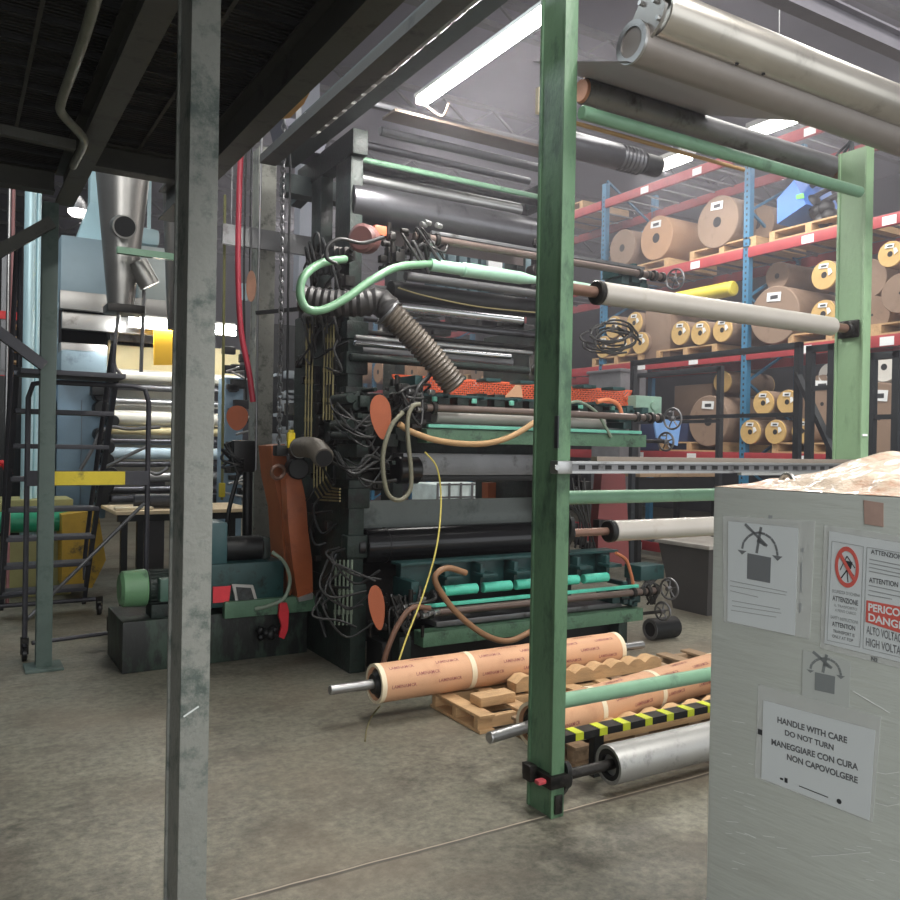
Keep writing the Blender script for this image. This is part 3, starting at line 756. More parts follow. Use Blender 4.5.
# striped beam
t = thing('striped_edge_beam', 'black and yellow striped beam lying in front of the near wrapped cylinder', 'beam', (3.3, 3.06, .15))
s0, s1 = Vector((2.40, 3.10, .225)), Vector((4.5, 3.10, .225))
MB().box((2.7, 3.08, 0), (2.76, 3.12, .208)).build('support', M_black, t); MB().box((4.1, 3.08, 0), (4.16, 3.12, .208)).build('support', M_black, t)
MB().bar(s0, s1, .08, .035).build('rubber_edge', M_black, t)
n_ = 14
for k in range(n_):
    a = s0.lerp(s1, (k+.1)/n_); c = s0.lerp(s1, (k+.42)/n_)
    MB().bar(a+Vector((0, -.002, .002)), c+Vector((0, -.002, .002)), .081, .036).build('yellow_stripe', mat('lime_yellow', (196, 206, 46), .5, 0, .1), t)
T(MB().tube([at(425, 452, Y=4.7), at(437, 468, Y=4.7), at(441, 500, Y=4.7), at(437, 545, Y=4.6), at(424, 592, Y=4.55), at(408, 634, Y=4.5), at(399, 660, Y=4.47)], .0055, 8),
  'cord', mat('yellow_cord', (206, 190, 96), .5, 0, .1), 'thin yellow cord hanging from the middle print deck to the wrapped cylinder', 'cord')
T(MB().tube([at(380, 706, Y=4.2), at(372, 716, Z=.02), at(367, 728, Z=.012), at(365, 741, Z=.008)], .005, 6), 'cord_end', mat('dirty_cord', (112, 106, 76), .7), 'frayed cord end lying on the floor under the far wrapped cylinder', 'cord')
# ------------------------------------------------------------------ the printing press
YP = 5.55
press = thing('printing_press', 'tall dark green printing press with a stack of long horizontal rollers', 'printing press', (2.4, 5.3, 0))
def side(x0, x1, name='side_frame'):
    b = MB()
    b.box((x0, 5.30, 0), (x1, 6.75, .62), .01)
    b.box((x0, 5.36, .62), (x1, 6.6, 1.35), .01)
    b.box((x0, 5.42, 1.35), (x1, 6.5, 2.62), .01)
    b.box((x0+.01, 5.45, 2.62), (x1-.01, 5.72, 3.72), .01)
    b.box((x0+.01, 6.0, 2.62), (x1-.01, 6.2, 3.72), .01)
    b.box((x0, 5.4, 3.66), (x1, 6.5, 3.84), .01)
    return b
f = side(2.40, 2.52).build('side_frame', M_dkgreen, press)
b = MB()
for z, y, s in ((1.15, 5.33, .09), (2.35, 5.40, .08), (2.1, 5.40, .1), (1.9, 5.40, .07), (.8, 5.33, .1)): b.box((2.38, y, z), (2.55, y+.12, z+s*1.6), .012)
b.each('bearing_block', M_dkgreen, f)
b = MB()
for k in range(60):
    y = rnd.uniform(5.4, 6.45); z = rnd.uniform(.3, 2.7); s = rnd.uniform(.015, .055)
    if k % 2: b.cyl((2.36, y, z), (2.42, y, z), s, 14, bev=.004)
    else: b.box((2.355, y-s, z-s*1.4), (2.42, y+s, z+s*1.4), .006)
b.each('valve_body', M_grease, f)
b = MB()
for k in range(14):
    y = rnd.uniform(5.45, 6.3); z = rnd.uniform(.5, 2.9)
    b.tube([(2.37, y, z), (2.30, y+rnd.uniform(-.1, .1), z-.1), (2.3, y+rnd.uniform(-.25, .25), z-rnd.uniform(.2, .35)), (2.37, y+rnd.uniform(-.35, .35), z-.2)], .009, 8)
b.each('loose_hose', M_rubber, f)
f2_ = side(4.25, 4.37).build('side_frame', M_dkgreen, press)
b = MB()
for z0, z1 in ((.55, 1.0), (1.1, 1.4), (2.1, 2.5), (2.9, 3.3)): b.box((4.19, 5.36, z0), (4.25, 5.7, z1), .01)
b.each('bearing_block', M_grease, f2_)
b = MB()
for k in range(30):
    y = rnd.uniform(5.28, 5.42); x = rnd.uniform(4.0, 4.3); z = rnd.uniform(1.95, 3.3); s = rnd.uniform(.02, .055)
    b.box((x-s, y-s*.5, z-s), (x+s, 5.45, z+s), .006) if k % 2 else b.cyl((x, y, z), (x, 5.45, z), s, 12, bev=.004)
b.each('valve_body', M_grease, f2_)
MB().box((4.10, 5.34, 2.02), (4.24, 5.42, 2.45), .02).build('rust_cover', mat('dark_maroon', (110, 66, 60), .5, .1), f2_)

# tie beams and feet
def xb(v, u, Y, hh, dd, m, name, x0=2.50, x1=4.27):
    z = at(u, v, Y=Y).z
    return MB().box((x0, Y-dd/2, z-hh/2), (x1, Y+dd/2, z+hh/2), .004).build(name, m, press)
def xr(name, uL, vL, r, m, x1=4.25, Y=YP, x0=None):
    p = at(uL, vL, Y=Y)
    return MB().cyl((p.x if x0 is None else x0, Y, p.z), (x1, Y, p.z), r, 36, bev=min(.006, r*.3)).build(name, m, press)
M_dkst = mat('dark_roller_steel', (98, 98, 102), .28, .8, .1, 4, (66, 66, 68), .35, 5)
xr('print_roller', 346, 176, .055, M_steel, at(530, 205, Y=YP).x, YP+.15)
xr('print_roller', 347, 202, .145, M_dkst, at(533, 250, Y=YP).x)
xr('print_roller', 352, 180, .09, M_dkst, 4.27, YP+.4)
xr('idler', 345, 156, .022, M_pipe, 4.27, YP)
xr('idler', 350, 164, .03, M_grease, 4.27, YP+.1)
xr('idler', 352, 142, .03, M_dkst, 4.27, YP+.3)
xr('idler', 380, 131, .035, M_dkst, 4.27, YP-.05)
xb(122, 420, YP-.3, .02, .2, mat('dark_plank', (92, 78, 66), .7, 0, .15), 'walk_plank', 2.6, 4.25)
xb(116, 420, YP+.2, .05, .05, M_dkst, 'tie_bar')
xr('idler', 405, 276, .034, M_dsteel, 4.25, 5.3)
xr('print_roller', 390, 290, .07, M_black, 4.25, 5.4)
xr('idler', 385, 262, .05, M_dkst, 4.25, 5.6)
xr('idler', 395, 306, .034, M_chrome, at(522, 328, Y=5.3).x, 5.3)
xr('idler', 352, 316, .03, M_dkst, 4.25, 5.5)
xr('idler', 352, 331, .018, M_grease, 4.25, 5.45)
xr('idler', 354, 337, .02, M_steel, at(532, 347, Y=5.4).x, 5.4)
xr('idler', 354, 343, .022, M_chrome, at(508, 352, Y=5.4).x, 5.36)
xr('print_roller', 353, 350, .055, M_dsteel, at(510, 358, Y=5.5).x, 5.5)
xr('idler', 350, 357, .03, M_dkgreen, at(525, 367, Y=5.4).x, 5.35)
xb(300, 440, 5.7, .10, .05, M_black, 'tie_plate')
# mid roller group behind the middle deck
xb(465, 470, 5.35, .17, .16, M_dsteel, 'doctor_beam', at(398, 465, Y=5.35).x, 4.3)
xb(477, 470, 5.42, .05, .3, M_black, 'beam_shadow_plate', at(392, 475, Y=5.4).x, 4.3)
MB().cyl((at(398, 462, Y=5.3).x-.02, 5.3, at(410, 470, Y=5.3).z), (at(398, 462, Y=5.3).x+.16, 5.3, at(410, 470, Y=5.3).z), .10, 28, bev=.01).build('end_hub', M_blackrub, press)
# plate cylinder with the dark backing panel
p = at(362, 546, Y=5.42)
g = MB().cyl((p.x, 5.42, p.z), (4.3, 5.42, p.z), .128, 44, bev=.005).build('plate_cylinder', mat('black_gloss_cylinder', (46, 46, 48), .2, .6, .06, 3), press)
MB().ring((p.x+.17, 5.42, p.z), (1, 0, 0), .1295, .12, .006, 44).build('groove', M_black, g)
MB().cyl((p.x-.07, 5.42, p.z), (p.x-.002, 5.42, p.z), .10, 30, bev=.012).build('bearing', M_blackrub, press)
b = MB(); pa, pb = at(346, 528, Y=5.62), at(350, 505, Y=5.62)
b.prism([(2.53, 5.60, pa.z-.05), (4.35, 5.60, pa.z-.05), (4.35, 5.60, pb.z), (4.25, 5.60, pb.z+.03), (2.53, 5.60, pb.z+.03)], (0, .03, 0))
b.build('backing_panel', mat('slate_panel', (104, 110, 108), .45, .3, .1, 3, (76, 82, 80), .4, 3), press)
MB().box((2.53, 5.75, .1), (4.25, 5.8, 1.02)).build('lower_panel', M_black, press)
MB().box((2.53, 6.3, .1), (4.25, 6.35, .95)).build('rear_panel', M_black, press)
b = MB().box((2.55, 5.10, .02), (4.7, 5.35, .24), .01); b.build('sump', M_black, press)
b = MB()
for x in (2.62, 4.60): b.box((x, 4.98, 0), (x+.09, 5.3, .3), .006)
b.each('foot', M_dkgreen, press)
# upper body between frames (dark machinery)
b = MB()
for k in range(34):
    x = rnd.uniform(2.6, 4.1); z = rnd.uniform(2.62, 2.80); s = rnd.uniform(.02, .06)
    b.box((x-s*2, 5.7, z-s*.5), (x+s*2, 5.8, z+s*.5), .005)
b.each('machinery', M_grease, press)
# brass air lines on the left frame
def lines(us, v0, v1, X, m, label, off=.0):
    g_ = None
    b = MB()
    for u in us:
        a, c = at(u, v0, X=X), at(u-(v1-v0)*.016, v1, X=X)
        b.tube([a, c], .0085, 8, smooth=False)
        for k in range(3):
            q = a.lerp(c, .2+.3*k); b.cyl(q+Vector((0, 0, -.015)), q+Vector((0, 0, .015)), .013, 8)
    return b.build('air_line', m, press)
lines((307, 310, 313), 318, 445, 2.34, M_brass, '')
lines((325, 328, 331, 334), 320, 420, 2.36, M_brass, '')
lines((336, 340, 344, 348, 352), 560, 625, 2.37, mat('grey_green_line', (120, 132, 116), .5, .2, .1), '')
b = MB()
for k in range(5):
    a = at(314+3*k, 455, X=2.34); m_ = at(314+3*k, 478+3*k, X=2.34); c = at(338+2*k, 502-4*k+k*4, X=2.34)
    b.tube([a, at(314+3*k, 490-3*k, X=2.34), at(320+3*k, 500-3*k, X=2.34), at(340, 501-3*k, X=2.34)], .0065, 8, smooth=False)
b.build('air_line', M_brass, press)
b = MB(); a, c = at(300, 318, X=2.33), at(320, 316, X=2.33)
b.cyl(at(306, 318, X=2.34), at(333, 318, X=2.34), .045, 20, bev=.01); b.build('manifold', M_grease, press)
b = MB()
for k in range(16):
    u, v = rnd.uniform(326, 352), rnd.uniform(395, 470); g = lambda a: rnd.uniform(-a, a)
    b.tube([at(u, v, Y=5.25), at(u+12+g(6), v+16+g(10), Y=5.05), at(u+30+g(8), v+14+g(12), Y=5.0), at(u+46+g(6), v+g(14), Y=5.0)], rnd.choice((.006, .008, .011)), 8)
for k in range(8):
    u, v = rnd.uniform(322, 345), rnd.uniform(530, 600); g = lambda a: rnd.uniform(-a, a)
    b.tube([at(u, v, Y=5.28), at(u-8+g(6), v+16+g(10), Y=5.2), at(u+10+g(8), v+30+g(12), Y=5.18), at(u+36+g(6), v+26+g(8), Y=5.1)], .008, 8)
b.each('loose_hose', M_rubber, press)
b = MB()
for k in range(26):
    c = at(rnd.uniform(346, 400), rnd.uniform(384, 470), Y=5.2); s = rnd.uniform(.012, .045)
    b.box(c-Vector((s, .04, s)), c+Vector((s, .3, s)), .004) if k % 2 else b.cyl(c, c+Vector((0, .3, 0)), s, 12, bev=.003)
b.each('valve_body', M_dkgreen, press)
# dark gearing that fills the space between frame and decks
b = MB(); b.box((2.52, 5.75, 1.25), (2.86, 6.2, 2.0), .02)
b.build('gear_housing', M_black, press)
MB().box((2.86, 6.2, 1.42), (4.25, 6.24, 1.95), .005).build('inner_panel', M_black, press)
MB().box((2.9, 5.55, 1.45), (4.2, 5.62, 1.80), .005).build('deck_back', M_dkgreen, press)
b = MB()
for k in range(22):
    x = rnd.uniform(2.54, 2.84); z = rnd.uniform(1.3, 1.92); s = rnd.uniform(.03, .07)
    b.cyl((x, 5.66, z), (x, 5.76, z), s, 18, bev=.006) if k % 2 else b.box((x-s, 5.64, z-s), (x+s, 5.76, z+s), .008)
b.each('gear', M_grease, press)
# web of brown paper behind the rollers near the top
zt, zb_ = at(350, 214, Y=5.8).z, at(350, 238, Y=5.8).z
T(MB().box((2.56, 5.82, zb_), (4.2, 5.824, zt)), 'paper_web', mat('mauve_paper', (158, 144, 142), .6, 0, .03), 'mauve brown paper web passing behind the upper press rollers', 'paper')

# ------------------------------------------------------------------ print decks (each slides on its own rails)
def handwheel(t, x, y, z, r=.085):
    b = MB(); b.torus((x, y, z), (1, .15, 0), r, .009, 30, 8)
    for k in range(5):
        a = 2*PI*k/5+.3; b.tube([(x, y, z), (x+.012, y+math.cos(a)*r, z+math.sin(a)*r)], .006, 6, smooth=False)
    b.cyl((x-.03, y, z), (x+.02, y, z), .02, 14, bev=.003); b.cyl((x+.01, y+r*.7, z+r*.7), (x+.06, y+r*.7, z+r*.7), .008, 8)
    b.build('handwheel', M_dsteel, t)
def deck(label, zs, body_m, mint_m, tube_segs, paddle, railz=.035, hz=.0, xr1=5.12, beam=True, beam_m=M_green, creamroll=False, body=True, seed=1, boff=0):
    rr = random.Random(seed)
    t = thing('print_deck', label, 'print deck', (2.66, 4.95, zs))
    Y = 4.95
    MB().cyl((2.66, Y, zs), (xr1-.12, Y, zs), .027, 20, bev=.003).build('shaft', mat('brown_steel_shaft', (112, 98, 92), .4, .6, .12, 8), t)
    b = MB()
    for x, r in ((2.68, .045), (2.74, .035), (2.82, .042), (4.70, .04), (4.80, .035), (4.86, .045), (4.95, .04)): b.cyl((x, Y, zs), (x+.035, Y, zs), r, 20, bev=.005)
    b.each('collar', M_grease, t)
    handwheel(t, xr1, Y, zs)
    handwheel(t, xr1-.03, Y+.04, zs-.19, .075)
    MB().cyl((4.7, Y+.04, zs-.19), (xr1-.05, Y+.04, zs-.19), .014, 12).build('shaft', M_grease, t)
    b = MB(); b.box((2.80, Y+.0, zs+railz), (4.78, Y+.03, zs+railz+.025), .004); b.build('guide_rail', mint_m, t)
    if beam:
        MB().box((2.80, Y+.02, zs-.24), (4.85, Y+.16, zs-.14), .005).build('support_beam', beam_m, t)
        MB().box((2.95, Y+.10, zs-.13), (4.70, Y+.3, zs-.09), .004).build('tray', M_dsteel, t)
    if body:
        b = MB(); b.box((2.72, Y+.22, zs+.10), (4.66, Y+.30, zs+.32+boff), .006); b.box((2.68, Y+.14, zs+.31+boff), (4.68, Y+.30, zs+.33+boff), .004)
        b.box((2.70, Y+.02, zs+.02), (2.76, Y+.3, zs+.22), .006)
        bo = b.build('deck_body', body_m, t)
        for k in range(6):
            x = 3.0+k*.30
            b = MB(); b.box((x, Y+.08, zs+.10), (x+.035, Y+.22, zs+.30+boff), .005); b.box((x-.02, Y+.02, zs+.21), (x+.11, Y+.16, zs+.235), .004)
            b.build('bracket', body_m, bo)
        b = MB()
        for x0, x1 in tube_segs: b.cyl((x0, Y+.07, zs+.13), (x1, Y+.07, zs+.13), .037, 24, bev=.004)
        if tube_segs: b.each('ink_tube', mint_m, t)
    if creamroll:
        MB().cyl((2.9, Y+.1, zs-.055), (4.45, Y+.1, zs-.055), .048, 28, bev=.005).build('ink_roller', M_white, t)
    # valves at the near left end
    b = MB()
    for k in range(34):
        x = rr.uniform(2.50, 2.80); y = rr.uniform(Y-.02, Y+.3); z = zs+hz*.5+rr.uniform(-.14, .17+hz*.5); s = rr.uniform(.012, .035)
        if k % 3 == 0: b.box((x-s, y-s, z-s), (x+s, y+s, z+s), .004)
        elif k % 3 == 1: b.cyl((x-s, y, z), (x+s*1.5, y, z), s*.9, 12, bev=.003)
        else: b.cyl((x, y, z-s*2), (x, y, z+s*2), s*.6, 10)
    b.each('valve', M_grease, t)
    b = MB()
    for k in range(7):
        x = rr.uniform(2.55, 2.8); z = zs+hz+rr.uniform(0, .15)
        g = lambda a: rr.uniform(-a, a)
        b.tube([(x, Y, z), (x-.06+g(.05), Y-.06, z+g(.1)), (x+g(.1), Y-.07, z-.08+g(.14)), (x+.10+g(.08), Y+.02, z+g(.1)), (x+.12, Y+.1, z+.02)], rr.choice((.006, .009, .012)), 8)
    b.each('small_hose', M_rubber, t)
    b = MB()
    for k in range(5):
        x = rr.uniform(2.6, 2.85); z = zs+rr.uniform(-.06, .12); b.cyl((x, Y-.04, z), (x+.05, Y-.02, z), .018, 12, bev=.003)
    b.each('fitting', M_steel, t)
    b = MB()
    for k in range(8):
        x = rr.uniform(4.55, 4.9); z = zs+rr.uniform(-.1, .08); s = rr.uniform(.02, .045)
        b.box((x-s, Y+.05, z-s), (x+s, Y+.25, z+s*.7), .005)
    b.each('valve', body_m, t)
    # paddle shaped cover
    if paddle:
        (u, v, ru, rv, tilt, m_) = paddle
        c = at(u, v, Y=Y); k_ = 5.6/830
        pts = []
        for i in range(40):
            a = 2*PI*i/40; py, pz = ru*k_*math.cos(a)*(1-.22*math.sin(a)*-1), rv*k_*math.sin(a)
            rx, rz = py*math.cos(tilt)-pz*math.sin(tilt), py*math.sin(tilt)+pz*math.cos(tilt)
            pts.append(c+R0*rx+Vector((0, 0, rz)))
        MB().prism(pts, F*.02).build('paddle_cover', m_, t, label='orange brown paddle-shaped cover')
    return t
z_mid = at(500, 411, Y=4.95).z; z_low = at(480, 608, Y=4.95).z; z_top = at(480, 247, Y=4.95).z
M_pad = mat('orange_paddle', (178, 96, 62), .45, 0, .08, 5, (150, 76, 50), .25, 5)
d_low = deck('lowest print deck with bright mint ink tubes near the floor', z_low, M_teal, mat('bright_mint', (84, 190, 166), .35, 0, .15, 6, (50, 120, 106), .3, 8), ((2.98, 3.26), (3.31, 3.56), (3.6, 3.86), (3.9, 4.2), (4.25, 4.5)), (377, 608, 7.5, 22, .15, M_pad), seed=2)
d_mid = deck('middle print deck at chest height with cream ink roller and green beam', z_mid, M_teal, M_mint, (), (381, 417, 10, 22, .12, M_pad), creamroll=True, seed=3, boff=-.22, railz=-.135)
d_top = deck('upper print deck with mint pipe under the big upper rollers', z_top, M_teal, M_dsteel, (), None, beam=False, body=False, seed=4, hz=-.14)
zz = at(480, 272, Y=4.9).z
b = MB().lathe((at(430, 265, Y=4.9).x, 4.9, zz), (1, 0, 0), [(0, .03), (.0, .042), (.25, .042), (.26, .05), (.75, .045), (.9, .025), (1.05, .04), (1.5, .03), (2.0, .03)], 24)
b.build('pressure_pipe', mat('pale_mint', (150, 190, 168), .4, 0, .1, 5, (110, 150, 130), .3, 6), d_top)
c = at(362, 240, Y=5.0); b = MB(); b.cyl(c+Vector((-.03, -.05, 0)), c+Vector((.07, .05, .02)), .095, 32, bev=.02); b.build('round_cover', mat('maroon_disc', (112, 76, 74), .45, 0, .1), d_top)
c = at(379, 231, Y=4.98); MB().box(c-Vector((.04, .02, .03)), c+Vector((.05, .04, .035)), .01).build('orange_block', mat('bright_orange', (216, 116, 78), .5), d_top)
# mid deck upper units and orange mesh
b = MB()
for k in range(12):
    x = 2.8+.16*k; b.box((x, 5.10, z_mid+.0), (x+.10, 5.24, z_mid+.07+rnd.uniform(.03, .07)), .008); 
b.each('ink_valve', M_dkgreen, d_mid)
b = MB()
for k in range(6): x = 2.9+.33*k; b.cyl((x, 5.05, z_mid+.05), (x, 5.05, z_mid+.085), .02, 12, bev=.004)
b.each('cap', M_mint, d_mid)
t = thing('orange_mesh_guard', 'orange perforated mesh guard standing behind the middle print deck', 'guard', (3.6, 5.32, 2.0))
zA, zB_ = at(470, 403, Y=5.3).z, at(470, 381, Y=5.3).z
b = MB(); x0, x1 = at(392, 390, Y=5.3).x, at(623, 390, Y=5.3).x
M_om = mat('orange_mesh', (232, 104, 66), .5, 0, .08, 8)
x = x0
while x < x1:
    for s in (1, -1):
        p, q = Vector((x, 5.3, zA if s > 0 else zB_)), Vector((min(x+(zB_-zA), x1+.1), 5.3, zB_ if s > 0 else zA)); b.bar(p, q, .012, .005, up=(0, 1, 0))
    x += .034
b.build('mesh', M_om, t)
b = MB(); b.box((x0, 5.305, zA-.03), (x1+.1, 5.325, zA)); b.box((x0, 5.295, zB_), (x1+.1, 5.31, zB_+.012)); b.build('mesh_border', M_om, t)
T(MB().prism([at(503, 399, Y=5.25), at(523, 399, Y=5.25), at(521, 384, Y=5.25), at(517, 384, Y=5.25)], (0, .01, 0)), 'cardboard_piece', M_kraft, 'torn cardboard corner leaning on the orange mesh guard', 'cardboard')

# ------------------------------------------------------------------ hoses, ducts and cables of the press
def hose(name, m, label, cat, pts, r, Y=4.85, **k):
    P = [at(p[0], p[1], Y=(p[2] if len(p) > 2 else Y)) for p in pts]
    return T(MB().tube(P, r, 12, sub=8, **k), name, m, label, cat)
hose('hose', mat('pale_green_hose', (108, 150, 118), .4, 0, .08, 6, (84, 120, 96), .3, 6), 'thick pale green hose looping out from the upper print deck', 'hose',
     [(345, 259, 4.95), (322, 263, 4.85), (305, 275, 4.75), (300, 292, 4.72), (306, 308, 4.7), (322, 310, 4.7), (345, 299, 4.72), (372, 280, 4.75), (398, 267, 4.8), (432, 264, 4.9)], .026)
hose('hose', M_tan, 'tan hose drooping below the middle print deck', 'hose', [(399, 424), (412, 432), (440, 441), (480, 444), (512, 436), (545, 415), (560, 403)], .021)
hose('hose', mat('dirty_cream_hose', (122, 120, 102), .5, 0, .12, 8, (100, 98, 84), .35, 8), 'dirty cream hose hanging in a deep loop at the middle deck left end', 'hose', [(420, 404), (413, 406), (408, 418), (408, 440), (411, 470), (410, 490), (400, 500), (388, 494), (383, 470), (384, 448), (392, 425), (403, 412)], .015, Y=4.82)
hose('hose', mat('brown_tan_hose', (138, 104, 76), .45, 0, .1, 8), 'brown tan hose drooping in front of the lowest print deck', 'hose', [(466, 573), (447, 568), (435, 577), (442, 594), (460, 616), (485, 635), (508, 641), (530, 632), (548, 622)], .021, Y=4.78)
hose('hose', mat('dark_brown_hose', (108, 78, 62), .5, 0, .1), 'dark brown hose dropping from the lowest print deck to the floor', 'hose', [(430, 608), (412, 608), (398, 625), (388, 648), (382, 668)], .018, Y=4.8)
hose('hose', mat('orange_hose', (214, 126, 84), .45), 'short orange hose arching over the middle deck right end', 'hose', [(597, 402, 5.0), (608, 400, 5.0), (618, 405, 5.0), (622, 416, 5.0)], .018)
hose('hose', mat('orange_brown_hose', (176, 108, 74), .45), 'short orange brown hose at the lowest deck right end', 'hose', [(616, 553, 4.9), (626, 560, 4.9), (631, 574, 4.9), (633, 584, 4.9)], .014)
hose('hose', mat('grey_green_hose', (120, 134, 118), .45), 'grey green hose curving over the middle deck behind the post', 'hose', [(566, 404, 4.95), (580, 402, 4.95), (596, 412, 4.95), (606, 428, 4.95), (611, 437, 4.95)], .012)
hose('cable', M_rubber, 'black cable arching in front of the maroon disc', 'cable', [(384, 237), (362, 243), (340, 239), (328, 246), (327, 258), (337, 264)], .012, Y=4.8)
hose('cable', M_brass, 'thin tan line running down along the upper deck', 'cable', [(398, 288), (430, 297), (480, 307), (540, 313)], .005, Y=5.1)
b = MB()
for k in range(10):
    y = 4.75+.02*k; o = rnd.uniform(-4, 4)
    cx, cy, ra, rb = 612+rnd.uniform(-10, 8), 335+rnd.uniform(-5, 5), rnd.uniform(14, 26), rnd.uniform(7, 15); a0 = rnd.uniform(0, 6)
    b.tube([at(cx+ra*math.cos(a0+.7*j), cy+rb*math.sin(a0+.7*j)+j*.6, Y=y+.01*j) for j in range(8)], .0085, 8)
T(b, 'cable_bundle', M_rubber, 'tangle of black cables looping right of the middle post', 'cable')
def corr(amp, n=2):
    return lambda i, N, a=amp: a[0] + (a[1] if i % 2 else 0)
M_duct = mat('ribbed_grey_duct', (90, 82, 73), .5, 0, .12, 6, (62, 58, 54), .4, 6)
t = thing('flexible_duct', 'ribbed grey flexible duct hanging diagonally in front of the press', 'duct', at(392, 320, Y=5.0))
MB().tube([at(388, 312, Y=5.0), at(402, 325, Y=4.98), at(430, 355, Y=4.95), at(456, 388, Y=4.92)], .1, 20, rf=lambda i, N: .080+(.013 if i % 2 else 0), arc=.015).build('ribbed_hose', M_duct, t, sharp=60)
t2 = T(MB().tube([at(300, 298, Y=5.3), at(330, 303, Y=5.2), at(360, 303, Y=5.1), at(380, 302, Y=5.05), at(392, 314, Y=5.0)], .1, 20, rf=lambda i, N: .086+(.01 if i % 2 else 0), arc=.024), 'flexible_duct', mat('black_duct', (50, 48, 48), .45, 0, .15, 8), 'black ribbed duct running from the press frame to the hanging grey duct', 'duct')
a = at(376, 304, Y=4.98); MB().torus(at(388, 312, Y=5.0), (at(402, 325, Y=4.98)-at(388, 312, Y=5.0)), .093, .012, 28).build('clamp_ring', M_dsteel, t)
b = MB().tube([at(298, 448, X=2.2), at(306, 447, X=2.17), at(316, 449, X=2.14), at(324, 458, X=2.12)], .085, 20, rf=lambda i, N: .062+(.012 if i % 2 else 0), arc=.014)
t = thing('exhaust_elbow', 'ribbed exhaust elbow on a black blower beside the press frame', 'duct', at(310, 460, X=2.2))
b.build('ribbed_elbow', mat('sooty_duct', (98, 92, 84), .5, 0, .15, 8, (40, 38, 36), .4, 8), t)
c = at(297, 455, X=2.22); b = MB(); b.cyl(c+Vector((-.02, -.12, .05)), c+Vector((.02, .08, .05)), .07, 24, bev=.01); b.cyl(c+Vector((-.02, -.1, -.1)), c+Vector((.02, .1, -.1)), .08, 24, bev=.01); b.box(c-Vector((.04, .06, .16)), c+Vector((.04, .06, .1)), .01)
b.build('blower_body', M_black, t)
a = at(324, 458, X=2.12); d_ = (a-at(316, 449, X=2.14)).normalized(); MB().cyl(a+d_*.002, a+d_*.006, .056, 24).build('duct_opening', M_dark, t)
MB().ring(c+Vector((-.03, -.13, .05)), (0, -1, 0), .072, .06, .012).build('clamp_ring', M_steel, t)

# leather coloured belt covers between drive and press
def sheet3(pts, Y, dY, m, name, par): return MB().prism([at(u, v, Y=Y) for u, v in pts], (0, dY, 0)).build(name, m, par)
t = thing('belt_cover', 'orange brown leather-like belt cover standing left of the press frame', 'belt cover', at(300, 598, Y=6.0))
sheet3([(286, 480), (290, 470), (300, 472), (306, 500), (308, 530), (312, 560), (313, 592), (298, 598), (292, 560), (288, 520)], 5.9, .12, M_orange, 'front_cover', t)
sheet3([(271, 446), (285, 444), (289, 480), (291, 530), (297, 585), (290, 596), (284, 560), (281, 510), (274, 478)], 6.05, .3, mat('dull_orange_leather', (150, 84, 50), .5, 0, .15, 4), 'rear_cover', t)
sheet3([(298, 598), (313, 593), (313, 599), (299, 602)], 5.88, .14, M_alu, 'bottom_edge', t)
t = thing('maroon_cover', 'maroon cover hanging behind the right posts below the middle deck', 'cover', at(610, 560, Y=5.5))
sheet3([(602, 474), (625, 474), (628, 520), (629, 566), (598, 566), (598, 520)], 5.5, .1, mat('maroon_leather', (128, 66, 66), .45, 0, .12, 4), 'cover_panel', t)
t = thing('brown_cover', 'glossy brown cover on the far side of the press above the black cylinder', 'cover', at(512, 530, Y=6.2))
sheet3([(488, 483), (536, 480), (538, 530), (527, 530), (523, 505), (488, 502)], 6.25, .1, M_orange, 'cover_panel', t)
b = MB(); 
for k in range(16):
    u = rnd.uniform(568, 600); v = rnd.uniform(478, 560); c = at(u, v, Y=5.45); s = rnd.uniform(.02, .05); b.box(c-Vector((s, s, s)), c+Vector((s, s, s*1.4)), .006)
b.each('valve_body', M_grease, press)
b = MB()
for k in range(5): b.tube([at(560+6*k, 478, Y=5.3), at(566+5*k, 500, Y=5.25), at(580+3*k, 520+4*k, Y=5.25), at(575+5*k, 548, Y=5.3)], .009, 8)
b.each('loose_hose', M_rubber, press)

# hoist chain, pendant and hanging lines
ch = MB(); c0 = at(284, 122, Y=5.9); c1 = at(279, 450, Y=5.9); n = 62
for k in range(n):
    p = c0.lerp(c1, k/(n-1)); 
    L_ = (c0-c1).length/n*.78
    x_ = Vector((1, 0, 0)) if k % 2 else Vector((0, 1, 0))
    pts = [p+x_*math.cos(2*PI*i/8)*.018+Vector((0, 0, 1))*math.sin(2*PI*i/8)*L_ for i in range(9)]
    ch.tube(pts, .006, 5, smooth=False)
t = thing('hoist_chain', 'steel hoist chain hanging in front of the scuffed grey post', 'chain', c1)
ch.build('chain', M_dsteel, t)
c = at(281, 452, Y=5.9); MB().torus(at(278, 472, Y=5.9), (0, 1, .3), .05, .014, 20).build('hook_ring', M_rust, t)
MB().box(c-Vector((.05, .05, .03)), c+Vector((.04, .05, .05)), .015).build('chain_block', M_black, t)
t = thing('hoist_pendant', 'yellow hoist pendant control hanging beside the chain', 'pendant', at(291, 440, Y=5.85))
c = at(291, 440, Y=5.85); MB().box(c-Vector((.028, .02, .06)), c+Vector((.028, .02, .055)), .01).build('pendant_body', mat('pendant_yellow', (236, 206, 34), .4), t)
MB().cyl(c+Vector((0, 0, .05)), c+Vector((0, 0, .075)), .02, 12).build('pendant_neck', M_yellow, t)
b = MB()
T(MB().tube([at(262, 128, Y=6.6), at(258, 300, Y=6.6), at(256, 470, Y=6.6)], .01, 8, smooth=False), 'hanging_rod', M_dsteel, 'thin steel rod hanging just left of the hoist chain', 'rod')
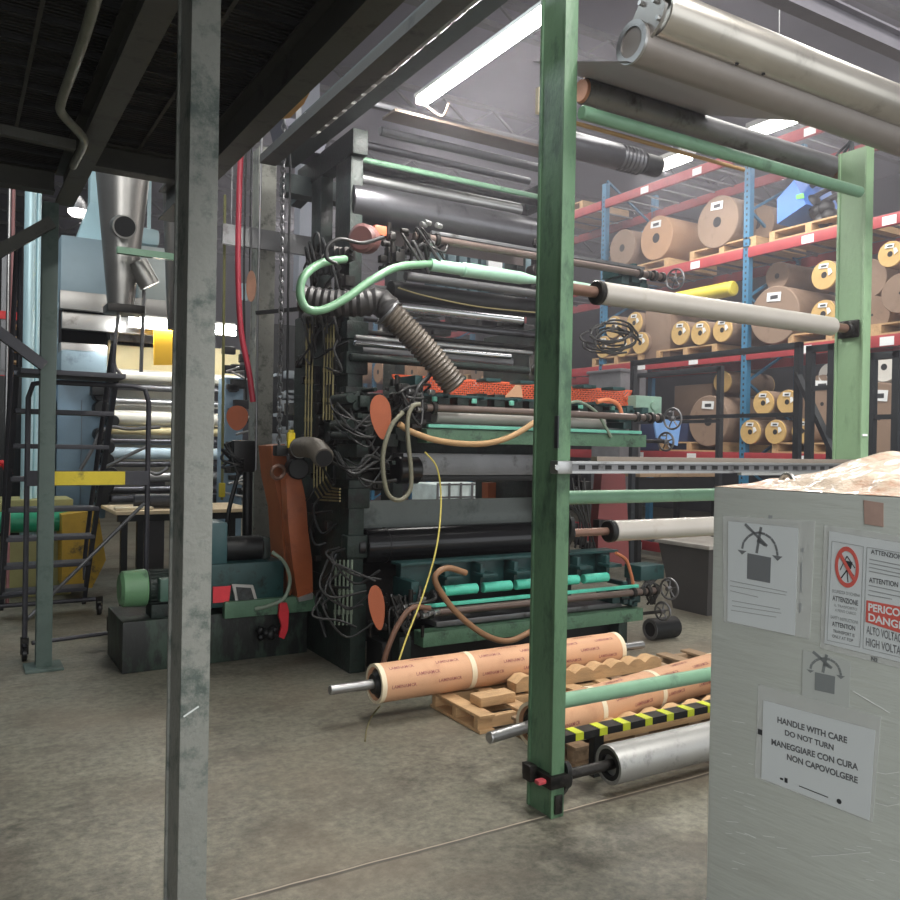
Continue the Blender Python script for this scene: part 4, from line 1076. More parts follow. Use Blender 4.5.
T(MB().tube([at(291, 126, Y=5.8), at(288, 300, Y=5.8), at(287, 430, Y=5.8)], .009, 8, smooth=False), 'pendant_cable', M_black, 'thin black cable carrying the yellow pendant', 'cable')
T(MB().tube([at(241, 148, Y=6.2), at(239, 200, Y=6.2), at(238, 270, Y=6.2), at(241, 330, Y=6.2), at(249, 372, Y=6.2), at(253, 402, Y=6.2)], .022, 12), 'hose', mat('red_hose', (172, 48, 66), .4, 0, .08), 'red hose hanging right of the near grey post', 'hose')
T(MB().tube([at(246, 150, Y=6.3), at(244, 280, Y=6.3), at(246, 400, Y=6.3)], .008, 8), 'cable', M_rubber, 'thin black cable hanging beside the red hose', 'cable')
T(MB().tube([at(225, 195, Y=6.9), at(222, 500, Y=6.9)], .012, 8, smooth=False), 'pull_rope', mat('olive_cord', (118, 116, 70), .6), 'olive pull cord hanging just right of the near grey post', 'cord')
c = at(222, 490, Y=6.9); T(MB().box(c-Vector((.025, .02, .06)), c+Vector((.025, .02, .06)), .01), 'pull_switch', M_yellow, 'small yellow switch low on the olive pull cord', 'switch')
# cross members near the grey post
T(MB().box(at(222, 240, Y=6.75)-Vector((.0, .02, .03)), at(345, 246, Y=6.75)+Vector((0, .02, .03))), 'cross_bar', M_dsteel, 'steel cross bar passing behind the grey post at deck height', 'bar')
T(MB().bar(at(256, 313, Y=6.6), at(345, 305, Y=6.2), .03, .03), 'cross_bar', M_black, 'short black bar reaching from the grey post to the press', 'bar')
# overhead beam of the press frame and plates
M_ovh = mat('overhead_green_steel', (66, 76, 76), .5, .2, .15, 5, (44, 52, 52), .4, 5)
T(ibeam(MB(), (2.22, 3.0, 3.78), (2.22, 6.3, 3.78), .16, .2), 'steel_beam', M_ovh, 'green grey overhead beam running from the middle post back to the grey post', 'beam')
T(MB().bar((1.95, 3.0, 3.66), (1.95, 5.9, 3.66), .12, .06), 'cable_tray', M_mez, 'dark cable tray beside the overhead green grey beam', 'tray')
b = MB()
for k in range(16): b.cyl((2.05, 3.1+.14*k, 3.70), (2.05, 3.2+.14*k, 3.70), .04, 16, bev=.004)
T(b, 'spiral_duct', M_galv, 'shiny ribbed conduit under the overhead beam', 'duct')
T(MB().bar(at(295, 205, Y=6.6), at(326, 175, Y=6.2), .10, .05), 'knee_brace', M_ovh, 'green grey diagonal brace between the grey post and the press top', 'brace')
T(MB().box((2.2, 6.2, 3.55), (4.7, 6.35, 3.7)), 'cross_beam', M_ovh, 'dark cross beam over the rear of the press', 'beam')
t = thing('hopper', 'dark tapered hopper hanging under the overhead beam', 'hopper', at(308, 145, Y=6.0))
c = at(308, 122, Y=6.0); b = MB()
b.prism([c+Vector((-.2, 0, 0)), c+Vector((.2, 0, 0)), c+Vector((.12, 0, -.22)), c+Vector((-.14, 0, -.22))], (0, .3, 0)); b.build('hopper_body', mat('slate_hopper', (84, 84, 96), .4, .3, .08), t)
T(MB().prism([at(262, 122, Z=3.5), at(300, 80, Z=3.5), at(314, 84, Z=3.5), at(304, 104, Z=3.5), at(290, 118, Z=3.5)], (0, 0, .03)), 'plywood_board', mat('plywood', (196, 152, 96), .7, 0, .1), 'plywood board wedged under the mezzanine edge above the grey post', 'board')
T(MB().cyl(at(305, 114, Y=5.5), at(332, 118, Y=5.5), .012, 10), 'small_lamp', M_alu, 'small silver fitting beside the plywood board', 'fitting')

# upper idlers running far right behind the post (seen between LED and rack)
t = thing('spare_cylinder', 'ribbed dark cylinder high up behind the right of the middle post', 'roller', at(600, 150, Y=5.0))
p = at(575, 143, Y=5.0); q = at(640, 165, Y=5.0)
b = MB(); b.lathe((p.x-.25, 5.0, (p.z+q.z)/2), (1, 0, 0), [(0, .10), (q.x-p.x+.0, .10)] + [(q.x-p.x+.01+.02*k, .104 if k % 2 else .097) for k in range(12)], 32)
b.build('roller_body', M_dkst, t)
MB().cyl((q.x+.02, 5.0, (p.z+q.z)/2), (q.x+.2, 5.0, (p.z+q.z)/2), .085, 28, bev=.01).build('end_cap', M_black, t)

# ------------------------------------------------------------------ drive unit on its base
t = thing('motor_plinth', 'worn dark green steel base block under the motors', 'base', (1.7, 6.2, 0))
MB().box((1.02, 6.0, 0), (2.36, 6.62, .355), .01).build('base_block', mat('worn_dark_green', (46, 62, 52), .5, 0, .3, 5, (22, 25, 24), .7, 7, .2, 40, stretch=(1, 1, .35)), t)
MB().box((1.70, 5.93, .33), (2.40, 6.0, .45), .006).build('front_beam', M_green, t)
t = thing('electric_motor', 'green electric motor with round fan cowl on the base block', 'motor', (1.3, 6.15, .355))
c = at(131, 595, Y=6.15)
x0 = c.x-.08
MB().lathe((x0, 6.15, .56), (1, 0, 0), [(0, .07), (0, .10), (.02, .125), (.17, .132), (.18, .125)], 36).build('fan_cowl', mat('motor_green', (96, 136, 100), .45, 0, .15, 6, (60, 84, 66), .4, 6), t)
b = MB(); b.cyl((x0+.18, 6.15, .56), (x0+.62, 6.15, .56), .115, 32, bev=.01)
for k in range(18):
    a = 2*PI*k/18; b.bar((x0+.2, 6.15+math.cos(a)*.12, .56+math.sin(a)*.12), (x0+.6, 6.15+math.cos(a)*.12, .56+math.sin(a)*.12), .008, .008)
b.box((x0+.2, 6.05, .355), (x0+.6, 6.25, .45), .005)
b.build('motor_housing', M_dkgreen, t)
MB().box((x0+.24, 5.97, .48), (x0+.50, 6.06, .64), .012).build('terminal_box', mat('terminal_green', (66, 96, 84), .4, 0, .1), t)
t = thing('gear_drive', 'dark teal gear drive box with red label and black cylinder on top', 'gear drive', (1.95, 6.2, .355))
pg = lambda u, v: at(u, v, Y=5.98)
a, bq = pg(205, 612), pg(285, 560)
MB().box((a.x, 5.98, .40), (bq.x, 6.45, bq.z), .03).build('gear_case', M_teal, t)
c = pg(224, 550); MB().box((pg(208, 0+550).x, 6.0, .7), (pg(229, 550).x, 6.3, at(224, 522, Y=6.0).z), .03).build('gear_head', mat('blue_teal', (52, 84, 88), .35, 0, .12, 4), t)
z = at(248, 548, Y=6.15).z
MB().cyl((pg(229, 550).x, 6.15, z), (pg(268, 548).x, 6.15, z), .095, 32, bev=.012).build('cylinder_motor', M_black, t)
b = MB(); b.cyl((pg(268, 548).x, 6.15, z), (pg(272, 548).x+.03, 6.15, z), .05, 20); b.box((pg(268, 548).x, 6.1, z-.2), (pg(272, 548).x+.03, 6.2, z+.08), .015); b.build('coupling', M_dkgreen, t)
def ptag(name, pts, m, Y=5.965, **k): return MB().prism([at(u, v, Y=Y) for u, v in pts], (0, .012, 0)).build(name, m, t, **k)
ptag('red_label', [(213, 603), (229, 602), (231, 586), (213, 587)], mat('signal_red', (206, 52, 62), .5), label='red label')
ptag('control_plate', [(232, 584), (253, 585), (259, 605), (237, 608)], M_alu, Y=5.96, label='silver control plate')
ptag('control_screen', [(236, 587), (251, 588), (255, 602), (239, 604)], mat('dark_glossy_plate', (70, 76, 78), .25, .2, .4, 30), Y=5.955)
T(MB().tube([at(272, 552, Y=5.9), at(284, 562, Y=5.88), at(290, 580, Y=5.88), at(284, 598, Y=5.88), at(268, 606, Y=5.9), at(255, 609, Y=5.92)], .014, 10), 'hose', mat('grey_green_hose', (120, 134, 118), .45), 'grey green hose curving around the gear drive right side', 'hose')
b = MB().prism([at(u, v, Y=5.88) for u, v in ((280, 603), (287, 603), (289, 612), (288, 630), (284, 639), (279, 637), (282, 626), (279, 616))], (0, .03, 0))
T(b, 'lever_handle', mat('red_grip', (206, 46, 58), .4), 'red lever handle hanging in front of the base beam', 'handle')
c = at(270, 630, Y=5.9)
b = MB(); b.ball(c+Vector((0, 0, -.03)), .04); b.tube([c+Vector((0, 0, -.03)), c+Vector((.1, 0, -.06)), at(283, 636, Y=5.9)], .01, 8)
for k in range(6): b.ball(c+Vector((rnd.uniform(-.06, .08), rnd.uniform(0, .08), rnd.uniform(-.09, 0))), .03)
T(b, 'valve', M_black, 'small black valve beneath the base beam by the red lever', 'valve')
# sheared handle discs at the left of the grey post
t = thing('cable_reel', 'orange brown disc on a dark cable arm left of the grey post', 'disc', at(240, 430, Y=6.6))
c = at(237, 418, Y=6.6); pts = [c+R0*math.cos(2*PI*i/32)*.085*(1+.15*math.sin(2*PI*i/32))+Vector((0, 0, math.sin(2*PI*i/32)*.10)) for i in range(32)]
MB().prism(pts, F*.02).build('disc', M_pad, t)
b = MB(); c = at(243, 450, Y=6.65); b.box(c-Vector((.09, .05, .18)), c+Vector((.09, .05, .08)), .02)
for k in range(6): b.tube([c+Vector((-.1, 0, rnd.uniform(-.1, .08))), c+Vector((rnd.uniform(-.2, -.1), -.03, rnd.uniform(-.15, .1))), c+Vector((-.05, -.06, rnd.uniform(-.2, .05))), c+Vector((.05, 0, rnd.uniform(-.18, .0)))], .011, 8)
b.tube([at(240, 468, Y=6.65), at(229, 510, Y=6.65), at(226, 540, Y=6.65)], .018, 8); b.tube([at(248, 468, Y=6.65), at(247, 538, Y=6.65)], .04, 12)
b.build('cable_arm', M_black, t)
t = thing('cable_reel', 'faded orange disc high up between the red hose and grey post', 'disc', at(252, 280, Y=6.8))
c = at(251, 286, Y=6.8); pts = [c+R0*math.cos(2*PI*i/28)*.04+Vector((0, 0, math.sin(2*PI*i/28)*.13)) for i in range(28)]
MB().prism(pts, F*.02).build('disc', mat('pale_orange', (190, 140, 116), .5), t)
MB().tube([c+Vector((0, .05, 0)), c+Vector((0, .05, 4.0))], .006, 6, smooth=False).build('hanging_wire', M_black, t)
c = at(245, 292, Y=6.85); MB().box(c-Vector((.03, .01, .07)), c+Vector((.02, .01, .07))).build('tag', mat('pale_blue', (190, 214, 226), .5), t)
# valve stack and pipework tangles left of the press frame
t = thing('pipe_manifold', 'tangle of valves and hoses beside the press left frame', 'manifold', at(330, 300, X=2.3))
b = MB()
for k in range(40):
    c = at(rnd.uniform(312, 352), rnd.uniform(250, 300), X=2.34); s = rnd.uniform(.015, .045)
    b.box(c-Vector((s, s, s)), c+Vector((s, s, s)), .004) if k % 2 else b.cyl(c, c+Vector((-.02, -.07, rnd.uniform(-.04, .04))), s*.7, 10)
b.each('valve_body', M_grease, t)
b = MB()
for k in range(12):
    c = at(rnd.uniform(300, 345), rnd.uniform(235, 330), X=2.3)
    b.tube([c, c+Vector((-.05, -.1, .06)), c+Vector((-.05, -.2, rnd.uniform(-.15, .1))), c+Vector((0, -.15, -.2))], .009, 8)
b.each('loose_hose', M_rubber, t)
# ------------------------------------------------------------------ pallet racking along the right
XR_ = 8.7; LV = (1.52, 2.83, 4.14, 5.42); YU = [4.46+2.74*k for k in range(7)]
rack = thing('pallet_racking', 'long blue and red pallet racking filled with paper rolls along the right', 'racking', (XR_, 12, 0))
for y in YU:
    f = MB(); f.box((XR_, y-.045, 0), (XR_+.08, y+.045, 5.75)); fo = f.build('front_upright', M_blue, rack)
    b = MB(); b.box((XR_+1.05, y-.045, 0), (XR_+1.13, y+.045, 5.75)); b.build('rear_upright', M_blue, rack)
    b = MB(); z = .3
    while z < 5.4: b.bar((XR_+.06, y, z), (XR_+1.07, y, z+.55), .03, .03); b.bar((XR_+1.07, y, z+.55), (XR_+.06, y, z+1.1), .03, .03); z += 1.1
    b.build('lattice', M_blue, fo)
    b = MB(); z = .2
    while z < 5.6: b.box((XR_-.002, y-.012, z), (XR_, y+.012, z+.03)); z += .075
    b.build('hole', M_dark, fo, kind='stuff')
for z in (.2,)+LV:
    for k in range(6):
        MB().box((XR_-.02, YU[k]+.045, z-.06), (XR_+.03, YU[k+1]-.045, z+.07), .004).build('beam', M_red, rack)
    MB().box((XR_+1.05, YU[0], z-.06), (XR_+1.1, YU[-1], z+.07), .004).build('rear_beam', M_red, rack)
    b = MB(); y = YU[0]
    while y < YU[-1]: b.box((XR_, y, z+.05), (XR_+1.1, y+.03, z+.07)); y += .35
    b.build('wire_deck', M_dsteel, rack, kind='stuff')
    b = MB()
    for k in range(6):
        for q in (.75, 1.75): b.box((XR_-.024, YU[k]+q, z-.05), (XR_-.02, YU[k]+q+.16, z+.045))
    b.each('bar_code_label', M_paper, rack)
def gz(lv): return ((.2,)+LV)[lv]+.072
names = {}
def rpallet(y, lv, wy=1.1, label=None, m=None):
    t = thing('wooden_pallet', label, 'pallet', (XR_+.5, y, gz(lv)), 0, 'pallets on the racking')
    m = m or M_wood
    b = MB()
    for k in range(3): yy = -wy/2+.04+k*(wy-.08)/2; b.box((-.5, yy-.04, .02), (.5, yy+.04, .11))
    b.build('stringer', m, t, local=True)
    MB().box((-.5, -wy/2, .11), (.5, wy/2, .13)).build('deck_board', m, t, local=True)
    MB().box((-.5, -wy/2, 0), (.5, wy/2, .02)).build('bottom_board', m, t, local=True)
    return t
def roll(u, v, rp, label, kind='y', X=XR_-.02, L=.9, tagp=True, core=.06, group=None, ball=None):
    """roll lying along X with its round end facing the aisle; rp: radius in pixels (vertical)"""
    c = at(u, v, X=X); dist = (c-CAM).dot(F); r = rp*dist/FPX
    t = thing('paper_roll', label, 'paper roll', c, 0, group)
    m = {'y': M_yroll, 'k': M_kraft2, 'o': mat('orange_kraft_roll', (172, 134, 104), .7, 0, .06, 5), 'w': mat('white_roll', (206, 202, 196), .6, 0, .04)}[kind]
    b = MB(); b.lathe((0, 0, 0), (1, 0, 0), [(.05, core*r/.3 if kind == 'k' else r*.22), (.0, core*r/.3 if kind == 'k' else r*.22), (.004, r*.5), (0, r*.97), (.01, r), (L, r), (L, r*.3)], 40)
    b.build('roll_body', m if kind != 'y' else M_yroll, t, local=True)
    MB().cyl((-.0, 0, 0), (.04, 0, 0), r*.22 if kind != 'k' else core*r/.3, 20).build('core', M_dark, t, local=True)
    if kind == 'y': MB().loop((.02, 0, 0), (1, 0, 0), [(0, r-.005), (0, r+.004), (L-.04, r+.004), (L-.04, r-.005)], 40).build('wrap', M_kraft2, t, local=True)
    if kind == 'k':
        for q in (.35, .6, .82): pass
    if tagp:
        a = rnd.uniform(-.2, .2); s = min(.11, r*.42)
        q = MB().prism([(-.006, -s+.02, r*.45), (-.006, s, r*.50), (-.006, s-.01, r*.80), (-.006, -s+.01, r*.76)], (.004, 0, 0))
        if kind == 'y': q.prism([(-.006, -r*.65, r*.1), (-.006, -r*.35, -r*.1), (-.006, -r*.28, r*.4), (-.006, -r*.5, r*.4)], (.004, 0, 0))
        q.build('paper_tag', M_paper, t, local=True)
        MB().box((-.008, -s*.5, r*.55), (-.006, s*.5, r*.68)).build('tag_print', M_ink, t, local=True)
    return t
# bottom level (beam near eye level): gz(1)
roll(708, 421, 25.5, 'big brown paper roll just above eye level left of the tall blue upright', 'k', L=.95)
roll(722, 382, 11, 'yellow-ended roll in the dark above the big brown roll', 'y', X=XR_+.25, tagp=False)
for u, v, s in ((750, 432, 'leftmost of the three lower yellow-ended rolls right of the blue upright'), (775, 432, 'middle of the three lower yellow-ended rolls right of the blue upright'), (802, 431, 'rightmost of the three lower yellow-ended rolls, behind the charcoal fence post')):
    roll(u, v, 12.2, s, 'y', group='yellow-ended rolls on the shelf above the cabinet')
for u, v, s in ((763, 403, 'left yellow-ended roll of the top pair right of the blue upright'), (787, 402, 'right yellow-ended roll of the top pair beside the charcoal fence post')):
    roll(u, v, 12.2, s, 'y', group='yellow-ended rolls on the shelf above the cabinet')
roll(822, 404, 30, 'huge brown roll on the shelf left of the right green post', 'k', X=XR_+.1, core=.02)
roll(879, 418, 36, 'huge brown roll low on the shelf right of the right green post', 'k', X=XR_-.02, core=.02)
roll(884, 367, 15, 'pale roll with dark core right of the right green post', 'w', X=XR_-.02, tagp=False, L=.8)
roll(829, 375, 12, 'pale grey roll seen through the charcoal gate', 'w', X=XR_+.1, tagp=False, L=.8)
# second level
for u, v, s in ((680, 333, 'leftmost yellow-ended roll of the row of three under the white roller'), (700, 333, 'middle yellow-ended roll of the row of three under the white roller'), (722, 330, 'right yellow-ended roll of the row of three beside the blue upright')):
    roll(u, v, 12, s, 'y', group='yellow-ended rolls under the white roller')
for u, v, s in ((603, 347, 'lower left yellow-ended roll behind the black cable tangle'), (622, 346, 'lower middle yellow-ended roll behind the black cable tangle'), (640, 343, 'lower right yellow-ended roll behind the black cable tangle'), (613, 327, 'upper left yellow-ended roll behind the black cable tangle'), (634, 323, 'upper right yellow-ended roll behind the black cable tangle')):
    roll(u, v, 11, s, 'y', group='yellow-ended rolls behind the cables')
roll(774, 315, 29, 'big brown roll with white tag at the end of the white roller', 'k', L=.95)
roll(824, 275, 14.5, 'yellow-ended roll with two white tags left of the right green post, upper', 'y')
roll(823, 314, 14, 'yellow-ended roll left of the right green post, lower', 'y')
roll(777, 276, 14, 'brown roll with dark core behind the big tagged brown roll', 'k', X=XR_+.3, tagp=False)
roll(868, 279, 20, 'brown wrapped roll on the upper shelf directly right of the right green post', 'k', X=XR_+.2, core=.02, tagp=False)
roll(900, 293, 20, 'brown roll cut by the right edge of the photo', 'k', X=XR_-.1, core=.02, tagp=False)
roll(890, 254, 13, 'yellow-ended roll at the right edge above the brown rolls', 'y', X=XR_)
roll(872, 315, 19, 'brown roll low on the middle shelf right of the right green post', 'k', X=XR_+.2, core=.02, tagp=False)
# upper level
roll(622, 248, 18.5, 'dull brown roll high on the rack nearest the middle post', 'k', L=.9, tagp=False)
roll(656, 238, 22, 'orange kraft roll with white tag high on the rack', 'o', L=.9)
roll(717, 222, 26, 'large brown roll with white tag high on the rack left of the blue upright', 'k', L=1.0)
roll(757, 225, 20, 'brown roll high on the rack just right of the blue upright', 'k', X=XR_+.35, tagp=False)
# yellow long roll lying along the shelf
c = at(700, 293, X=XR_); T(MB().cyl((XR_+.1, at(672, 292, X=XR_).y, c.z), (XR_+.1, at(729, 297, X=XR_).y, c.z), .10, 24, bev=.02), 'wrapped_bundle', mat('yellow_film', (214, 196, 70), .4, 0, .08, 6), 'yellow film wrapped bundle lying along the shelf behind the white roller', 'bundle')
# far rolls seen through the press
for i, (u, s) in enumerate(((360, 'first small roll left of the hanging duct through the press gap'), (378, 'second small roll through the press gap'), (394, 'third small roll through the press gap'), (412, 'fourth small roll through the press gap beside the duct'))):
    roll(u, 372, 11, s, 'o', tagp=False, group='rolls seen through the press gap')
for i, u in enumerate((440, 458, 476)):
    roll(u, 372, 10, ('left', 'middle', 'right')[i]+' pale roll seen through the press gap right of the duct', 'k', tagp=False, group='rolls seen through the press gap')
for y, lv, s in ((6.0, 2, 'pallet under the yellow-ended rolls beside the right green post'), (8.2, 2, 'pallet under the row of three yellow-ended rolls'), (9.6, 2, 'pallet under the yellow-ended rolls behind the cables'),
                 (6.2, 1, 'pallet under the five yellow-ended rolls at eye level'), (8.1, 1, 'pallet under the big brown roll at eye level'), (4.9, 1, 'pallet under the huge brown roll right of the right green post'), (4.9, 2, 'pallet under the brown rolls right of the right green post'),
                 (7.6, 3, 'pallet under the large tagged roll high on the rack'), (6.3, 3, 'pallet under the blue crate high on the rack'), (9.1, 3, 'pallet under the orange kraft roll high on the rack'),
                 (11.0, 4, 'empty pallet edge at the top beam left of the far lamp'), (12.6, 2, 'pallet left of the duct through the press gap'), (13.9, 2, 'pallet right of the duct through the press gap'), (16, 2, 'far pallet under the small rolls through the press gap')):
    rpallet(y, lv, label=s)
# boxes
c = at(655, 335, X=XR_+.1); b = MB(); b.box((XR_+.05, c.y-.35, gz(2)+.0), (XR_+.8, c.y+.15, gz(2)+.75), .01); T(b, 'cardboard_box', M_kraft2, 'tall brown cardboard wrap on the shelf between the two groups of yellow-ended rolls', 'box')
c = at(698, 388, X=XR_+.4); b = MB(); b.box((XR_+.35, c.y-.3, gz(1)+.45), (XR_+.9, c.y+.4, gz(1)+.95), .01); T(b, 'cardboard_box', M_kraft2, 'brown carton in the shadow behind the big eye-level roll', 'box')
c = at(652, 402, X=XR_); b = MB(); b.box((XR_+.1, c.y-.6, gz(1)), (XR_+.8, c.y+.5, gz(1)+.42), .02); T(b, 'plastic_crate', mat('navy_plastic', (44, 56, 92), .5), 'navy plastic crate on the shelf behind the handwheel', 'crate')
c = at(614, 397, X=XR_-.5); b = MB(); b.box((c.x-.2, c.y-.35, c.z-.3), (c.x+.3, c.y+.35, c.z+.35), .05); b.box((c.x-.22, c.y-.37, c.z+.33), (c.x+.3, c.y+.37, c.z+.38), .02); b.box((c.x-.15, c.y-.3, 0), (c.x+.25, c.y+.3, c.z-.28), .01)
T(b, 'grey_tote', mat('grey_plastic', (98, 98, 102), .5), 'grey plastic case standing behind the orange mesh guard', 'case')
# tilted blue crate
t = thing('blue_crate', 'bright blue crate lying tilted on its pallet high on the rack', 'crate', at(790, 215, X=XR_))
q = [(777, 199), (794, 180), (806, 204), (777, 224)]
MB().prism([at(u, v, X=XR_+.0) for u, v in q], (.7, 0, 0)).build('crate_body', mat('bright_blue', (48, 108, 192), .45, 0, .06), t)
MB().prism([at(u, v, X=XR_-.012) for u, v in ((796, 195), (803, 193), (804, 198), (796, 199))], (.01, 0, 0)).build('green_sticker', mat('lime', (100, 206, 80), .5), t, label='green sticker')
b = MB(); 
for q in ((812, 203), (818, 212), (826, 208), (830, 216), (822, 221)):
    c = at(*q, X=XR_+.2); b.ball(c, .10); b.tube([c, c+Vector((.1, .2, .2)), c+Vector((.1, -.2, .3))], .03, 8)
T(b, 'machine_parts', M_black, 'dark machine parts heaped right of the tilted blue crate', 'machine parts')
# aisle lamps
for i, (u0, v0, u1, v1, s) in enumerate(((755, 131, 801, 116, 'bright aisle lamp seen under the overhead rollers'), (657, 168, 687, 156, 'bright aisle lamp above the red top beam beside the ribbed cylinder'))):
    a, b_ = at(u0, v0, X=7.6), at(u1, v1, X=7.6); z = (a.z+b_.z)/2
    t = thing('aisle_lamp', s, 'light', (7.6, (a.y+b_.y)/2, z))
    MB().box((7.5, b_.y, z-.03), (7.7, a.y, z+.02), .01).build('diffuser', M_led, t)
    MB().box((7.48, b_.y-.03, z+.02), (7.72, a.y+.03, z+.08)).build('housing', M_alu, t)
    MB().cyl((7.6, (a.y+b_.y)/2, z+.08), (7.6, (a.y+b_.y)/2, 7.49), .006, 6).build('hanging_wire', M_dsteel, t)
    area('aisle_lamp_light', (7.6, (a.y+b_.y)/2, z-.06), (.2, 1.2), 30)

# ------------------------------------------------------------------ charcoal tube fence in front of the racking
def fence(label, y0, y1, X, zt, nposts, diag=None, mid=(1.0,), group=None):
    t = thing('guard_fence', label, 'fence', (X, (y0+y1)/2, 0))
    for k in range(nposts):
        y = y0+(y1-y0)*k/(nposts-1); MB().box((X-.03, y-.03, 0), (X+.03, y+.03, zt)).build('post', M_fence, t)
    MB().box((X-.03, y0-.03, zt-.06), (X+.03, y1+.03, zt), .003).build('top_rail', M_fence, t)
    for z in mid: MB().box((X-.02, y0, z-.02), (X+.02, y1, z+.02)).build('mid_rail', M_fence, t)
    if diag: MB().bar(diag[0], diag[1], .05, .06).build('brace', M_fence, t)
    return t
XF = 6.9
a, b_ = at(799, 347, X=XF), at(634, 362, X=XF); zt = (a.z+b_.z)/2+.03
fence('charcoal tube guard fence in front of the racking left of the right green post', a.y, b_.y, XF, zt, 2, (at(797, 374, X=XF), at(836, 458, X=6.5)), (at(700, 417, X=XF).z,))
a, b_ = at(722, 366, X=8.0), at(632, 355, X=8.0)
t = fence('inner charcoal guard frame behind the first fence', at(720, 400, X=7.7).y, at(636, 400, X=7.7).y, 7.7, at(720, 366, X=7.7).z, 2, None, (at(720, 421, X=7.7).z,))
XG = 6.6
fence('charcoal gate panel directly left of the right green post', at(832, 400, X=XG).y, at(810, 400, X=XG).y, XG, at(820, 345, X=XG).z, 2, None, (at(820, 388, X=XG).z,))
fence('charcoal gate frame at the right edge behind the green post', at(897, 400, X=XG).y, at(872, 400, X=XG).y, XG, at(884, 352, X=XG).z, 2, None, (at(880, 417, X=XG).z,))
t = thing('trash_bin', 'dark grey tapered bin on the floor left of the wrapped cabinet', 'bin', (6.3, 5.85, 0))
c = at(705, 610, Z=0)
b = MB()
def fr(z, s): return [(c.x+sx*s, c.y+sy*s, z) for sx, sy in ((-1,-1),(1,-1),(1,1),(-1,1))]
vs = [b.bm.verts.new(p) for p in fr(.0, .22)+fr(.66, .33)]
for f in ((3,2,1,0),(4,5,6,7),(0,1,5,4),(1,2,6,5),(2,3,7,6),(3,0,4,7)): b.bm.faces.new([vs[i] for i in f])
b.build('bin_body', mat('bin_grey', (70, 68, 68), .5, 0, .08), t)
MB().box((c.x-.36, c.y-.36, .66), (c.x+.36, c.y+.36, .70), .01).build('bin_rim', mat('bin_rim_grey', (150, 146, 140), .5), t)
# work bench behind the deck, right of the middle post
t = thing('work_bench', 'dark work bench with a wooden top behind the green waist pipe', 'bench', (7.6, 8.2, 0))
p = at(660, 480, Y=7.6)
zt = at(690, 473, Y=7.4).z; xa, xb_ = at(640, 480, Y=7.4).x, at(722, 480, Y=7.4).x
MB().box((xa, 7.4, zt-.05), (xb_, 8.2, zt), .005).build('bench_top', M_woodgrey, t)
MB().box((xa, 7.42, zt-.26), (xb_, 7.46, zt-.06)).build('apron', M_black, t)
for x in (xa+.02, xb_-.08):
    for y in (7.44, 8.1): MB().box((x, y, 0), (x+.06, y+.06, zt-.05)).build('leg', M_black, t)
t = thing('hose_reel', 'grey reel lying on the floor behind the far wrapped cylinder', 'reel', (4.7, 5.0, .1))
c = at(660, 657, Y=5.1); 
b = MB(); b.lathe((c.x-.12, 5.1, .09), (1, 0, 0), [(0, .05), (0, .09), (.28, .09), (.28, .05)], 28); b.build('reel_body', M_black, t)
MB().ring((c.x-.125, 5.1, .09), (1, 0, 0), .088, .06, .01).build('reel_rim', M_dsteel, t)
t = thing('valve_box', 'teal valve box on the right end of the lowest deck', 'valve box', at(645, 572, Y=5.05))
c = at(645, 571, Y=5.05); MB().box(c-Vector((.14, .1, .06)), c+Vector((.12, .1, .06)), .012).build('box_body', M_teal, t)
b = MB()
for k in range(9): b.tube([c+Vector((-.1+.02*k, -.08, -.05)), c+Vector((rnd.uniform(-.15, .1), -.1, -.12)), c+Vector((rnd.uniform(-.1, .15), -.05, -.2)), c+Vector((rnd.uniform(0, .12), 0, -.28))], .009, 8)
b.build('hose', M_rubber, t)
t = thing('valve_box', 'pale green junction box behind the middle deck handwheel', 'valve box', at(643, 405, Y=5.3))
c = at(645, 406, Y=5.3); b = MB(); b.box(c-Vector((.2, .1, .07)), c+Vector((.1, .1, .08)), .01); b.cyl(c+Vector((0, -.12, 0)), c+Vector((0, 0, 0)), .04, 14); b.build('box_body', mat('pale_box_green', (130, 160, 144), .5), t)
c = at(664, 432, Y=6.2); T(MB().prism([c+Vector((-.15, 0, .14)), c+Vector((.25, 0, .12)), c+Vector((.2, 0, -.14)), c+Vector((-.1, 0, -.06))], (0, .02, 0)), 'blue_sheet', mat('pale_blue_sheet', (120, 160, 214), .5), 'pale blue plastic sheet hanging behind the two handwheels', 'sheet')
t = thing('caged_tank', 'white caged tank seen through the press between the cylinders', 'tank', at(465, 500, Y=9.5))
a, b_ = at(443, 500, Y=9.5), at(487, 484, Y=9.5)
MB().box((a.x-.1, 9.5, .0), (b_.x+.1, 10.2, b_.z), .03).build('tank_body', mat('white_plastic', (224, 238, 236), .4), t)
b = MB(); 
for k in range(6): x = a.x-.1+(b_.x-a.x+.2)*k/5; b.box((x-.012, 9.46, .45), (x+.012, 9.48, b_.z+.02))
for k in range(4): z = b_.z-.17*k; b.box((a.x-.12, 9.455, z-.012), (b_.x+.12, 9.47, z+.012))
b.build('cage', M_dsteel, t)

# second rack run at the very back left, glimpsed
t = thing('pallet_racking', 'distant racking with red beams at the far left edge', 'racking', (-1.6, 13, 0))
y = 13
for u in (-12, 3, 24): c = at(u, 400, Y=y); MB().box((c.x-.04, y, 0), (c.x+.04, y+.08, 4.2)).build('upright', M_dsteel, t)
a, b_ = at(-12, 318, Y=y), at(24, 318, Y=y)
for v in (316, 380, 440): z = at(10, v, Y=y).z; MB().box((a.x, y-.03, z-.05), (b_.x, y, z+.06)).build('beam', mat('bright_rack_red', (206, 44, 44), .5), t)
b = MB()
for k in range(10): z = at(10, 300+12*k, Y=y+.1).z; b.box((at(12, 400, Y=y).x, y+.1, z-.03), (at(24, 400, Y=y).x, y+.5, z))
b.build('stacked_board', M_wood, t)

